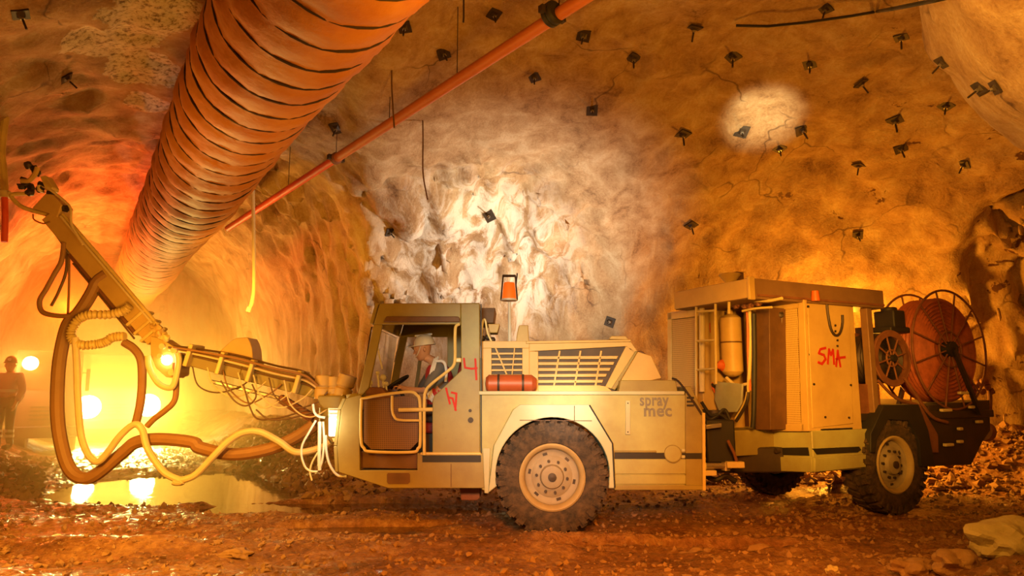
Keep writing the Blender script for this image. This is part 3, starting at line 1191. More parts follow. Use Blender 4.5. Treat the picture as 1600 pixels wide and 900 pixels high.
for a in (0, 2.1, 4.2):
    e = sax.orthogonal().normalized()
    e = Quaternion(sax, a) @ e
    mb.bar(sc_, sc_ + e * .17, .03, .012, sax)
mb.build('steering_wheel', M['black'], dash)
seat = empty('seat_tmp', (0, 0, 0))
bpy.data.objects.remove(seat)
hip = W(690, 644, 8.1)
mb = MB()
mb.box((hip.x - .12, 8.1, hip.z - .17), (.5, .5, .12))
st = mb.build('seat', M['seat'], machine, .03)
mb = MB()
ax = (V((math.cos(.2), 0, -math.sin(.2))), V((0, 1, 0)), V((math.sin(.2), 0, math.cos(.2))))
mb.box((hip.x + .24, 8.1, hip.z + .36), (.12, .5, .98), ax)
mb.build('seat_back', M['seat'], st, .04)
mb = MB()
mb.box((hip.x - .1, 8.1, hip.z - .42), (.36, .36, .4))
mb.build('seat_base', M['dark'], st, .01)
# ---- rear unit, swung away from the front by the centre joint
RO = V((3.46, 8.08, 0))
RD = V((.896, .443, 0)).normalized()
RN = V((-RD.y, RD.x, 0))
ZV = V((0, 0, 1))
RAX = (RD, RN, ZV)


def R(a, w, z): return RO + RD * a + RN * w + ZV * z
def RS(px, py, w=0.): return WP(px, py, R(0, w, 0), RN)
def RF(px, py, a=0.): return WP(px, py, R(a, 0, 0), RD)


def rbox(name, a, w, z, m, parent=None, bevel=.01):
    mb = MB()
    mb.box(R((a[0] + a[1]) / 2, (w[0] + w[1]) / 2, (z[0] + z[1]) / 2), (a[1] - a[0], w[1] - w[0], z[1] - z[0]), RAX)
    return mb.build(name, M[m], parent or machine, bevel)


def rplate(name, pts, w, depth, m, parent=None, bevel=.006):
    mb = MB()
    mb.prism([RS(x, y, w) for x, y in pts], RN * depth)
    return mb.build(name, M[m], parent or machine, bevel)


def rtube(name, pts, a, r, m, parent=None, smooth=6, n=8):
    mb = MB()
    mb.tube([RF(p[0], p[1], p[2] if len(p) > 2 else a) for p in pts], r, n, smooth)
    return mb.build(name, M[m], parent or machine)


def rz(px, py, w=0.): return RS(px, py, w).z


ztop, zbot = rz(1256, 468), rz(1267, 674)
cab2 = rbox('rear_cabinet', (0, .9), (0, .95), (zbot, ztop), 'hoodpaint')
rplate('side_door', [(1262, 474), (1327, 477), (1333.5, 662), (1270, 669)], -.012, .02, 'hoodpaint', cab2)
# handwriting on the side
sp = lambda x, y: RS(*c3(x, y), -.0135)
strokes('sprayed_mark', [[(632, 325), (612, 330), (606, 345), (625, 352), (632, 368), (618, 386), (604, 380)],
                         [(640, 385), (645, 330), (652, 352), (660, 332), (664, 386)],
                         [(672, 395), (678, 335), (688, 396)], [(672, 368), (690, 362), (706, 360)]], .03, sp, -RN, cab2)
for (x, y) in ((565, 168), (587, 463), (727, 466), (630, 588), (720, 590), (565, 350), (668, 240), (668, 262), (676, 296), (676, 318)):
    mb = MB()
    p = RS(*c3(x, y), -.012)
    mb.cyl(p - RN * .012, p + RN * .004, .014, 10)
    mb.build('bolt', M['dark'], cab2)
mb = MB()
mb.tube([RS(*c3(x, y), -.03) for x, y in ((637, 140), (640, 190), (652, 250), (668, 276), (686, 270), (696, 235), (696, 200))], .016, 8, 6)
mb.build('looped_cable', M['dark'], cab2)
rplate('floor_slot', [c3(618, 633), c3(735, 628), c3(735, 634), c3(618, 640)], -.016, .02, 'black', cab2, 0)
# front grille of the cabinet
def rgrille(name, pts, a, parent):
    mb = MB()
    mb.prism([RF(x, y, a) for x, y in pts], RD * .02)
    return mb.build(name, M['grille'], parent, 0, uvax=(tuple(RN), (0, 0, 1)))


rgrille('grille', [(1207, 484), (1245, 480), (1251, 662), (1207, 664)], -.03, cab2)
mb = MB()
def rq(mb, pts, a, t): mb.prism([RF(x, y, a) for x, y in pts], RD * t)
rq(mb, [(1246, 470), (1256, 468), (1264, 674), (1252, 674)], -.05, .05)
rq(mb, [(1200, 476), (1248, 470), (1248, 481), (1200, 486)], -.05, .05)
rq(mb, [(1200, 664), (1256, 662), (1256, 674), (1200, 674)], -.05, .05)
mb.build('grille_frame', M['hoodpaint'], cab2, .006)
mb = MB()
rq(mb, [(1180, 482), (1202, 480), (1204, 672), (1180, 672)], -.3, .3)
mb.build('corner_post', M['brown'], cab2, .01)
rtube('electric_cable', [(1214, 486), (1216, 500), (1220, 540), (1217, 570), (1210, 600)], -.08, .013, 'cable', cab2)
rtube('electric_cable', [(1222, 492), (1220, 520), (1218, 560), (1214, 590), (1207, 625)], -.09, .013, 'cable', cab2)
mb = MB()
mb.blob(RF(1218, 492, -.1), .055, 2, 4, .15)
mb.build('cable_gland', M['dark'], cab2)
# left-hand cabinet, further across the machine
zl0, zl1 = 1.0, RF(1043, 488, -.68).z
a_ = RF(1043, 500, -.68)
w1 = (a_ - RO).dot(RN)
b_ = RF(1092, 500, -.68)
w0 = (b_ - RO).dot(RN)
lc = rbox('rear_cabinet', (-.66, .7), (w0, w1), (zl0, zl1), 'hoodpaint')
rgrille('grille', [(1050, 500), (1088, 497), (1088, 640), (1050, 640)], -.69, lc)
mb = MB()
rq(mb, [(1043, 489), (1092, 482), (1092, 494), (1043, 500)], -.7, .04)
rq(mb, [(1042.5, 489), (1049, 488), (1049, 640), (1043.5, 640)], -.7, .04)
mb.build('grille_frame', M['tube'], lc, .005)
# work lamp on the far corner of the left cabinet
lp = RF(1040, 470, -.6)
# canopy
zt, zb = rz(1172, 434, -.05), rz(1172, 466, -.05)
aF = (RS(1172, 450, -.05) - RO).dot(RD)
aB = (RS(1381, 467, -.05) - RO).dot(RD)
can = rbox('canopy', (aF, aB), (-.05, 1.25), (zb, zt), 'canopy')
rbox('canopy_trim', (aF + .1, aB - .02), (-.07, -.05), (zb + .03, zb + .055), 'rust', can, 0)
rbox('canopy_lit_face', (aF - .02, aF), (-.04, 1.24), (zb + .01, zt - .01), 'hoodpaint', can, 0)  # orange light on the front face put in as a lighter paint plate
rbox('canopy_end_post', (aF - .05, aF + .04), (-.09, -.05), (zb - .02, zt + .01), 'hoodpaint', can)
for (a, w) in ((1.17, .02), (1.17, 1.15)):
    rbox('canopy_post', (a - .05, a + .05), (w - .04, w + .06), (1.0, zb), 'canopy', can)
mb = MB()
p = RS(*c3(594, 137), -.12)
mb.cyl(p - ZV * .03, p + ZV * .09, .05, 16, .04)
mb.build('marker_lamp', M['orange'], can)
mb = MB()
p = RF(1141, 449, aF + .05)
mb.lathe([(0, 0), (.05, 0), (.05, .05), (.13, .15), (.12, .16), (0, .13)], p, (0, 0, 1), 20)
mb.build('funnel', M['hoodpaint'], can)
mb = MB()
mb.box(RF(1152, 432, aF + .2), (.12, .1, .1), RAX)
mb.build('funnel_clamp', M['brown'], can, .01)
# open bay: air tank, ladder, pipes, valves
p = RF(1145, 583, -.38)
q_ = RF(1145, 493, -.38)
h_ = q_.z - p.z
mb = MB()
mb.lathe([(0, -.05), (.05, -.045), (.1, -.02), (.13, .02), (.13, h_ - .03), (.1, h_), (.04, h_ + .02), (.035, h_ + .08), (0, h_ + .08)], p, (0, 0, 1), 28)
tk = mb.build('air_tank', M['hoodpaint'], machine)
mb = MB()
mb.lathe([(.13, 0), (.134, 0), (.134, .018), (.13, .018)], p + ZV * (h_ * .52), (0, 0, 1), 28, True)
mb.build('tank_band', M['brown'], tk)
lad = rtube('ladder', [(1088, 660), (1088, 480), (1090, 462), (1096, 456), (1108, 455)], -.86, .016, 'tube', None, 4)
rtube('ladder_rail', [(1119, 600), (1118, 480), (1120, 462), (1126, 452), (1138, 449), (1139, 490)], -.86, .016, 'tube', lad, 4)
mb = MB()
for y in (487, 533, 578):
    mb.tube([RF(1088, y, -.86), RF(1118.5, y - 2, -.86)], .014, 8)
mb.build('rung', M['tube'], lad)
mb = MB()
mb.cyl(RF(1097, 612, -.72), RF(1097, 462, -.72), .035, 14)
mb.build('vertical_pipe', M['palehose'], machine)
for (pts, r, m_) in (([(1105, 480), (1108, 520), (1104, 560), (1112, 600), (1120, 615)], .022, 'orange'),
                     ([(1170, 470), (1173, 520), (1171, 580), (1166, 625), (1150, 655)], .022, 'tube'),
                     ([(1178, 490), (1179, 560), (1178, 640), (1176, 668)], .03, 'black'),
                     ([(1164, 460), (1168, 500), (1169, 560), (1172, 610)], .016, 'orange'),
                     ([(1110, 575), (1112, 600), (1124, 610), (1130, 640)], .022, 'dark'),
                     ([(1135, 590), (1150, 602), (1168, 600)], .02, 'palehose'),
                     ([(1168, 602), (1168, 625), (1158, 645), (1150, 658)], .022, 'dark')):
    rtube('air_pipe', pts, -.5, r, m_)
mb = MB()
for (x, y, s) in ((1160, 452, .07), (1156, 470, .06), (1164, 478, .05), (1150, 478, .05), (1172, 478, .05), (1185, 474, .05)):
    mb2 = MB()
    p = RF(x, y, -.55)
    mb2.cyl(p - ZV * s * .7, p + ZV * s * .7, s * .6, 12)
    mb2.cyl(p - RN * s, p + RN * s, s * .4, 10)
    mb2.build('valve', M['hoodpaint' if s > .05 else 'rust'], machine, .006)
mb = MB()
mb.tube([RF(x, y, -.6) for x, y in ((1150, 474), (1170, 470), (1200, 470), (1222, 466))], .018, 8, 4)
mb.tube([RF(x, y, -.6) for x, y in ((1160, 486), (1180, 482), (1206, 480))], .014, 8, 4)
mb.build('manifold_pipe', M['tube'], machine)
mb = MB()
mb.blob(RF(1128, 571, -.5), .07, 2, 9, .15)
mb.build('filter_bowl', M['orange'], machine)
mb = MB()
P = [RF(x, y, -.55) for x, y in ((1118, 596), (1160, 600), (1158, 630), (1150, 644), (1124, 645), (1116, 625))]
mb.prism(P, RD * .03)
mb.build('curved_guard', M['blue'], machine, .01)
rbox('bay_back_plate', (.02, .06), (.95, 1.6), (1.0, ztop - .1), 'brown')
# chassis
zs0, zs1 = rz(1268, 738), rz(1268, 673)
ch = rbox('rear_chassis', (0, 1.12), (-.02, 2.1), (zs0, zs1), 'paint')
rplate('side_slot', [c3(585, 708), c3(760, 700), c3(768, 712), c3(755, 722), c3(600, 730)], -.03, .02, 'black', ch, 0)
rplate('skirt_rail', [c3(592, 745), c3(803, 728), c3(808, 776), c3(592, 797)], -.045, .04, 'paint', ch)
mb = MB()
rq(mb, [(1186, 700), (1262, 699), (1264, 712), (1186, 710)], -.01, .02)
mb.build('front_slot', M['black'], ch, 0)
mb = MB()
rq(mb, [(1182, 714), (1268, 714), (1268, 738), (1182, 735)], -.035, .035)
mb.build('front_rail', M['paint'], ch, .006)
rbox('tow_frame', (-.75, .02), (.55, 1.5), (.72, 1.02), 'cabpaint')
for k, (x, y) in enumerate(((1155, 690), (1190, 704), (1215, 704))):
    mb = MB()
    p = RF(x, y, -.1)
    mb.cyl(p - RD * .03, p + RD * .03, .03, 10)
    mb.build('chassis_pin', M['dark'], machine)
# centre joint between the halves
jx = W(1118, 690, 8.6)
mb = MB()
mb.box((jx.x - .05, 8.6, .9), (.34, .8, .5))
jt = mb.build('centre_joint', M['black'], machine, .02)
mb = MB()
mb.cyl((jx.x, 8.6, .55), (jx.x, 8.6, 1.25), .12, 18)
mb.build('joint_pin', M['dark'], jt)
mb = MB()
mb.cyl(W(1100, 728, 8.0), W(1142, 728, 8.05), .035, 14)
mb.cyl(W(1134, 722, 8.05), W(1134, 735, 8.05), .05, 12)
cyl_ = mb.build('steering_cylinder', M['chrome'], machine)
mb = MB()
mb.cyl(W(1060, 728, 7.98), W(1102, 728, 8.0), .05, 14)
mb.build('cylinder_barrel', M['paint_pale'], cyl_)
plate('joint_cover', [(1103, 664), (1128, 661), (1128, 668), (1103, 671)], 8.1, .3, 'chrome')
for pts, r in ((([(1098, 640), (1108, 655), (1120, 650), (1132, 640), (1140, 655)]), .02), (([(1096, 628), (1110, 648), (1126, 648), (1142, 660)]), .02), (([(1100, 680), (1112, 690), (1126, 684), (1140, 690)]), .024),
               (([(1100, 700), (1115, 712), (1130, 704), (1146, 712)]), .024), (([(1100, 742), (1118, 750), (1134, 744), (1150, 752)]), .03), (([(1098, 716), (1116, 722), (1134, 716), (1150, 730)]), .02)):
    ptube('joint_hose', pts, 8.25, r, 'black')
ptube('control_rod', [(1137, 688), (1147, 708), (1152, 724)], 8.0, .018, 'rust', None, 0)
mb = MB()
p = W(1148, 726, 8.0)
mb.box(p, (.2, .1, .07))
mb.build('joint_block', M['palehose'], machine, .01)
mb = MB()
mb.box(p + V((-.3, 0, -.09)), (.16, .1, .06))
mb.build('joint_block', M['palehose'], machine, .01)
mb = MB()
mb.cyl((.9, 8.55, .62), (3.4, 8.75, .64), .1, 14)
mb.box((2.9, 8.7, .66), (1.3, .5, .3))
mb.build('drive_shaft', M['dark'], machine, .02)
# rear wheels
wr = RS(1401, 720, -.06)
ra = (wr - RO).dot(RD)
make_wheel(R(ra, .11, .583), -RN, 1.1)
make_wheel(R(ra, 1.95, .583), RN, .8)
mb = MB()
mb.cyl(R(ra, .2, .58), R(ra, 1.9, .58), .11, 16)
mb.build('rear_axle', M['dark'], machine)
# rear mudguard and tail
rplate('mudguard', [c4(117, 640), c4(117, 572), c4(165, 468), c4(290, 466), c4(325, 560), c4(350, 690), c4(300, 690), c4(292, 600), c4(255, 525), c4(180, 520), c4(140, 590), c4(135, 640)], -.1, .55, 'black')
rbox('rear_deck', (.9, 3.75), (.05, 1.95), (1.12, 1.22), 'dark')
tail = rplate('tail_body', [c4(290, 560), c4(330, 470), c4(545, 450), c4(548, 560), c4(520, 600), c4(480, 683), c4(300, 690)], .08, 1.7, 'dark')
rplate('tail_strut', [c4(262, 465), c4(295, 465), c4(360, 575), c4(362, 640), c4(330, 640)], .02, .1, 'rust', tail)
mb = MB()
p = RS(1548, 677, .3)
mb.lathe([(0, 0), (.07, .0), (.14, .1), (.14, .2), (0, .2)], p, RD * -1 + ZV * .2, 18)
mb.build('tail_horn', M['rust'], tail)
mb = MB()
for (x, y, l_) in ((1505, 614, .2), (1478, 641, .22), (1518, 636, .1), (1530, 659, .12), (1500, 670, .08), (1482, 695, .18), (1500, 690, .1)):
    p = RS(x, y, .04)
    mb.box(p, (l_, .05, .04), RAX)
mb.build('tail_fitting', M['palehose'], tail, .01)
mb = MB()
for k, (x, y) in enumerate(((1515, 598), (1522, 606), (1530, 600), (1538, 596), (1520, 615), (1534, 610), (1542, 604), (1548, 612))):
    mb.blob(RS(x, y, .25 + .05 * (k % 3)), .055, 2, k, .2)
mb.tube([RS(x, y, .3) for x, y in ((1544, 600), (1547, 620), (1546, 650))], .03, 8, 4)
mb.build('valve_cluster', M['rust'], tail)


# hose reels
def reel(name, px, py, rpx, w, depth, core, spokes, hm, hoop_m, lab, rim_r=.016, solid=None):
    c = RS(px, py, w)
    r = rpx * c.y / FPX
    mb = MB()
    # hose layers: a drum wound with turns
    prof = [(core * r, .02)]
    n = 9
    for k in range(n):                                 # near face turns, spiralling
        for t in (0, .5, 1):
            rr = core * r + (.86 - core) * r * (k + t) / n
            prof.append((rr, .02 - (.022 if t == .5 else 0)))
    for k in range(7):
        for t in (0, .5, 1):
            prof.append((.86 * r + (.02 if t == .5 else 0), .02 + (depth - .04) * (k + t) / 7))
    prof.append((core * r, depth - .02))
    mb.lathe(prof, c, RN, 56)
    o = mb.build(name, M[hm], machine, 0, 60)
    o['label'] = lab
    for s, dd in ((0, -.05), (1, depth + .05)):
        mb = MB()
        ctr = c + RN * dd
        E1, E2 = RD, ZV
        mb.tube([ctr + (E1 * math.cos(2 * PI * k / 56) + E2 * math.sin(2 * PI * k / 56)) * r for k in range(56)], rim_r, 8, 0, True)
        mb.tube([ctr + (E1 * math.cos(2 * PI * k / 32) + E2 * math.sin(2 * PI * k / 32)) * r * .3 for k in range(32)], rim_r * .8, 8, 0, True)
        for k in range(spokes):
            a = 2 * PI * k / spokes + .25
            e = E1 * math.cos(a) + E2 * math.sin(a)
            mb.tube([ctr + e * r * .12, ctr + e * r], rim_r * .75, 6)
        if solid:
            mb.lathe([(r * .8, -.012), (r, -.012), (r, .03), (r * .8, .03)], ctr, RN, 48, True)
        mb.build('reel_hoop', M[hoop_m], o)
    mb = MB()
    mb.cyl(c - RN * .1, c + RN * (depth + .1), r * .13, 18)
    mb.build('reel_hub', M['black'], o)
    return o, c, r


big, bc, br_ = reel('hose_reel', 1479, 546, 92, .12, .40, .3, 12, 'hosered', 'rust', 'large reel wound with red hose')
small, sc2, sr_ = reel('hose_reel', 1388, 560, 42, .1, .42, .35, 8, 'dark', 'rust', 'small drum reel with dark hose', .016, True)
for (ctr, r, dd) in ((bc, br_, .40), (sc2, sr_, .42)):
    for w_ in (-.1, dd + .1):
        for s in (-1, 1):
            if w_ < 0 and (s < 0 or r < .5):
                continue
            mb = MB()
            p = ctr + RN * w_
            mb.bar(p, V((p.x, p.y, 1.17)) + RD * s * r * .55, .05, .05, RN)
            mb.build('reel_stand', M['dark'], machine)
mb = MB()
p = RS(1390, 500, .3)
mb.box(p, (.24, .3, .24), RAX)
mb.box(p + ZV * -.14, (.4, .3, .08), RAX)
mb.cyl(p + ZV * .1, p + ZV * .17, .1, 14)
mb.build('air_cleaner', M['black'], machine, .02)
mb = MB()
mb.box(V((p.x, p.y, (p.z - .14 + 1.2) / 2)) + RN * .45, (.1, .1, p.z - 1.2), RAX)
mb.bar(p + ZV * -.16, p + ZV * -.16 + RN * .5, .08, .05)
mb.build('air_cleaner_post', M['dark'], machine)
mb = MB()
mb.tube([RS(x, y, .02) for x, y in ((1372, 595), (1400, 622), (1432, 632))], .02, 8, 4)
mb.tube([RS(x, y, .02) for x, y in ((1413, 590), (1430, 615), (1455, 650), (1480, 660))], .022, 8, 4)
mb.build('reel_hose_tail', M['rust'], machine)
rbox('side_box', (.92, 1.35), (.05, .6), (1.2, rz(1350, 600)), 'rust')

# ------------------------------------------------------------------ boom
BY = 8.35
def beam(name, pts, w, h, m, Y=BY, parent=None, bevel=.01):
    mb = MB()
    P = [W(x, y, Y) for x, y in pts]
    for a, b in zip(P, P[1:]):
        mb.bar(a, b, w, h)
    return mb.build(name, M[m], parent or machine, bevel)


tur = plate('boom_turret', [(496, 618), (540, 618), (540, 640), (505, 640), (498, 632)], BY - .25, .7, 'cabpaint', None, .02)
mb = MB()
for (x, w_, h_, m_) in ((505, .1, .28, 0), (522, .08, .25, 0), (538, .11, .3, 0)):
    p = W(x, 605, BY - .1)
    mb.lathe([(0, -h_ / 2), (w_, -h_ / 2), (w_, -.02), (w_ * .8, 0), (w_, .02), (w_, h_ / 2), (0, h_ / 2)], p, (0, 0, 1) if x != 538 else (.3, 0, 1), 18)
mb.build('swivel_motor', M['hoodpaint'], tur, .005)
mb = MB()
mb.cyl(W(520, 636, BY + .1), W(520, 690, BY + .1), .16, 20)
mb.build('turret_column', M['cabpaint'], tur)
lower = beam('boom_arm', [(272, 553), (380, 582), (500, 612)], .17, .17, 'cabpaint')
beam('lift_cylinder', [(437, 622), (490, 654)], .1, .1, 'rust', BY, lower)
beam('cylinder_rod', [(330, 596), (437, 622)], .045, .045, 'chrome', BY, lower)
# hydraulic lines bundled along the arm
rr_ = random.Random(3)
for k in range(9):
    o1, o2 = rr_.uniform(-12, 14), rr_.uniform(-.16, .1)
    ptube('hydraulic_line', [(262 + rr_.uniform(-4, 10), 545 + o1 * .4, BY - .12 + o2), (310, 553 + o1 * .7, BY - .12 + o2), (370, 566 + o1, BY - .13 + o2), (430, 582 + o1, BY - .12 + o2), (475, 592 + o1, BY - .12 + o2), (497, 606 + o1 * .6, BY - .1 + o2)], BY, .013, rr_.choice(('tube', 'palehose', 'cable', 'rubber', 'cable')), lower)
for k in range(7):
    x0 = 300 + k * 24
    ptube('drooping_line', [(x0, 570 + k * 4), (x0 + 10, 592 + k * 5 + rr_.uniform(0, 12)), (x0 + 40, 612 + k * 4 + rr_.uniform(0, 16)), (x0 + 75, 604 + k * 5), (x0 + 92, 592 + k * 4)], BY - .05 - .03 * k, .009, rr_.choice(('cable', 'rubber', 'palehose')), lower)
for pts in ([(400, 640), (420, 655), (450, 654), (485, 645), (497, 640)], [(380, 600), (392, 640), (405, 655), (440, 652), (480, 640)], [(345, 595), (365, 625), (385, 634), (400, 620), (394, 600)]):
    ptube('drooping_line', pts, BY - .2, .01, 'cable', lower)
for x, y in ((303, 556), (352, 568), (398, 580), (470, 597)):
    mb = MB()
    p = W(x, y, BY - .03)
    d = (W(x + 10, y + 2.6, BY) - W(x, y, BY)).normalized()
    mb.box(p, (.05, .34, .27), (d, V((0, 1, 0)), d.cross(V((0, 1, 0)))))
    mb.build('hose_clamp', M['tube'], lower, .01)
plate('lamp_guard', [(338, 555), (344, 548), (363, 531), (370, 528), (387, 527), (391, 535), (394, 545), (396, 572), (382, 570)], BY - .05, .32, 'hoodpaint', lower)
# elbow
el = plate('boom_elbow', [c9(420, 480), c9(520, 500), c9(650, 590), c9(690, 640), c9(668, 800), c9(620, 845), c9(560, 840), c9(470, 760), c9(425, 650)], BY - .14, .28, 'hoodpaint')
for (x, y, r) in (c9(535, 570) + (.035,), c9(640, 605) + (.04,), c9(515, 655) + (.03,), c9(620, 800) + (.04,)):
    mb = MB()
    p = W(x, y, BY - .14)
    mb.cyl(p + V((0, -.04, 0)), p + V((0, .34, 0)), r, 14)
    mb.build('pivot_pin', M['palehose'], el)
mb = MB()
p = W(*c9(570, 690), BY - .15)
mb.lathe([(0, -.03), (.055, -.03), (.06, 0), (0, 0)], p, (0, 1, 0), 18)
mb.build('work_lamp', M['worklight'], el)
# upper arm
A0, A1 = (247, 531), (83, 338)
upper = beam('boom_upper_arm', [A0, A1], .2, .2, 'hoodpaint')
def along(t, off): return (A0[0] + (A1[0] - A0[0]) * t + off * .76, A0[1] + (A1[1] - A0[1]) * t - off * .65)
ptube('top_rail', [along(0, 15), along(.5, 15), along(.97, 14)], BY - .1, .022, 'tube', upper, 0)
ptube('top_rail', [along(.05, 10), along(.97, 9)], BY - .12, .014, 'palehose', upper, 0)
ptube('ram', [along(.12, -20), along(.75, -18)], BY - .03, .035, 'rust', upper, 0)
ptube('ram_rod', [along(.75, -18), along(.92, -14)], BY - .03, .02, 'chrome', upper, 0)
ptube('hydraulic_line', [along(.1, -27), along(.4, -25), along(.7, -24)], BY - .06, .012, 'cable', upper, 4)
for t in (.04, .1, .17):
    mb = MB()
    p = W(*along(t, 0), BY)
    d = (W(*along(1, 0), BY) - W(*along(0, 0), BY)).normalized()
    mb.box(p, (.035, .25, .27), (d, V((0, 1, 0)), d.cross(V((0, 1, 0)))))
    mb.build('arm_clamp', M['tube'], upper, .008)
for k in range(10):
    mb = MB()
    mb.blob(W(*along(-.02 + .025 * (k % 5), 8 + 4 * (k // 5)), BY - .12 - .03 * (k % 3)), .045, 2, k, .3)
    mb.build('hose_fitting', M['tube'] if k % 2 else M['hoodpaint'], upper)
# spray head
c5 = lambda x, y: (x / 5.625, 240 + y / 5.625)
head = plate('spray_head', [c5(280, 480), c5(400, 350), c5(470, 360), c5(540, 450), c5(500, 560), c5(420, 520)], BY - .12, .24, 'hoodpaint')
ptube('nozzle_pipe', [c5(470, 550), c5(280, 500), c5(180, 460), c5(110, 395), c5(110, 360), c5(240, 352)], BY - .05, .026, 'tube', head, 5)
plate('head_link', [c5(350, 200), c5(400, 190), c5(460, 290), c5(450, 320), c5(400, 320)], BY - .06, .14, 'tube', head)
plate('head_link', [c5(320, 280), c5(345, 270), c5(350, 330), c5(325, 330)], BY - .1, .1, 'palehose', head)
ptube('head_hose', [c5(420, 300), c5(560, 410), c5(620, 480), c5(625, 590), c5(640, 650), c5(730, 800)], BY - .14, .016, 'palehose', head, 6)
ptube('head_hose', [c5(290, 530), c5(300, 580), c5(380, 615), c5(440, 600)], BY - .1, .01, 'rubber', head, 6)
mb = MB()
for k, (x, y) in enumerate(((250, 100), (300, 130), (320, 170), (190, 290), (230, 270), (270, 300), (260, 340), (360, 270), (440, 345), (350, 310), (500, 440), (540, 460), (570, 480), (470, 510), (210, 240))):
    mb = MB()
    mb.blob(W(*c5(x, y), BY - .05 + .04 * (k % 3)), .045, 2, k + 30, .3)
    mb.build('head_fitting', M['dark'], head)
ptube('nozzle', [c5(330, 120), c5(310, 175), c5(260, 235), c5(190, 240)], BY - .08, .03, 'hoodpaint', head, 5)
# big hoses hanging from the boom
def hose(pts, r, m='rubber', Y=BY, lab=None):
    return ptube('boom_hose', pts, Y, r, m, None, 8, 10)


hose([c6(470, -90), c6(430, -60), c6(405, -10), c6(375, 40), (122, 490), c6(300, 130), c6(272, 230), c6(256, 350), c6(252, 520), c6(270, 660), c6(305, 765), c6(360, 808), c6(425, 790), c6(540, 695), c6(600, 650), c6(700, 636), c6(844, 650), c7(250, 660), c7(400, 690), c7(560, 668), c7(680, 620), c7(760, 570), (492, 662)], .075, 'rubber', BY - .05)
hose([c6(330, 190), c6(338, 320), c6(342, 450), c6(355, 610), c6(385, 700), c6(425, 735), c6(465, 705), c6(530, 620), c6(590, 572), c6(625, 595), c6(650, 680), c6(720, 780), c6(800, 822), c7(130, 818), c7(220, 790), c7(310, 700), c7(380, 630), c7(450, 588), c7(530, 585), c7(620, 630), c7(700, 680), (500, 700), (516, 690)], .04, 'palehose', BY - .2)
hose([c6(545, 210), c6(590, 240), c6(620, 290), c6(625, 380), c6(618, 470), c6(604, 540), c6(594, 572)], .05, 'rubber', BY - .1)
hose([c6(650, 270), c6(655, 320), c6(690, 385), c6(735, 410), c6(765, 395), c6(785, 300), c6(780, 260)], .035, 'palehose', BY - .22)
hose([c6(770, 300), c6(775, 400), c6(765, 470), c6(720, 515), c6(680, 545), c6(645, 580)], .035, 'rubber', BY - .15)
hose([(100, 380), (96, 408), (84, 430), (72, 452), (62, 470), (66, 487), (86, 493), (112, 494)], .03, 'rubber', BY - .1)
hose([(103, 378), (104, 420), (92, 455), (80, 478)], .018, 'cable', BY)
hose([(108, 400), (108, 440), (106, 494)], .014, 'rubber', BY)
# yellow corrugated sleeve
mb = MB()
mb.tube([W(x, y, BY - .18) for x, y in (c9(240, 210), c9(190, 255), c9(60, 290), (140, 492), (122, 500), (112, 516), (113, 530), (126, 539), (150, 538), c9(30, 530), c9(90, 490), c9(200, 480))], .05, 12, 14, rad=lambda t: .048 + .011 * math.sin(t * 2 * PI * 46))
sl = mb.build('corrugated_sleeve', M['tube'], machine, 0, 60)
# lamp block and loose cables on the nose
nose = plate('lamp_housing', [(512, 637), (539, 637), (539, 683), (514, 683)], 7.62, .22, 'paint_pale', None, .01)
mb = MB()
mb.prism(fp([(514, 654), (538, 654), (538, 681), (514, 681)], 7.61), (0, .012, 0))
mb.build('lamp_lens', M['worklight'], nose)
mb = MB()
for y in (641, 647):
    mb.prism(fp([(514, y), (538, y), (538, y + 3), (514, y + 3)], 7.6), (0, .03, 0))
mb.build('lamp_bracket', M['white'], nose)
plate('lamp_mount', [(518, 683), (540, 683), (540, 694), (532, 697), (520, 690)], 7.65, .3, 'hoodpaint')
for pts, r in (([c8(112, 410), c8(60, 500), c8(12, 590), c8(5, 670), c8(30, 750), c8(70, 785), c8(125, 790)], .012),
               ([c8(140, 420), c8(138, 560), c8(136, 700), c8(140, 780)], .02), ([c8(165, 420), c8(172, 560), c8(160, 700), c8(140, 770)], .012),
               ([c8(125, 650), c8(85, 720), c8(68, 790), c8(82, 855)], .01), ([c8(185, 520), c8(190, 640), c8(215, 740), c8(270, 815), c8(340, 825)], .014),
               ([c8(90, 290), c8(100, 350), c8(130, 380), c8(180, 390)], .014)):
    ptube('loose_cable', pts, 7.7, r, 'white' if r > .0115 else 'palehose')
HAZE = .23


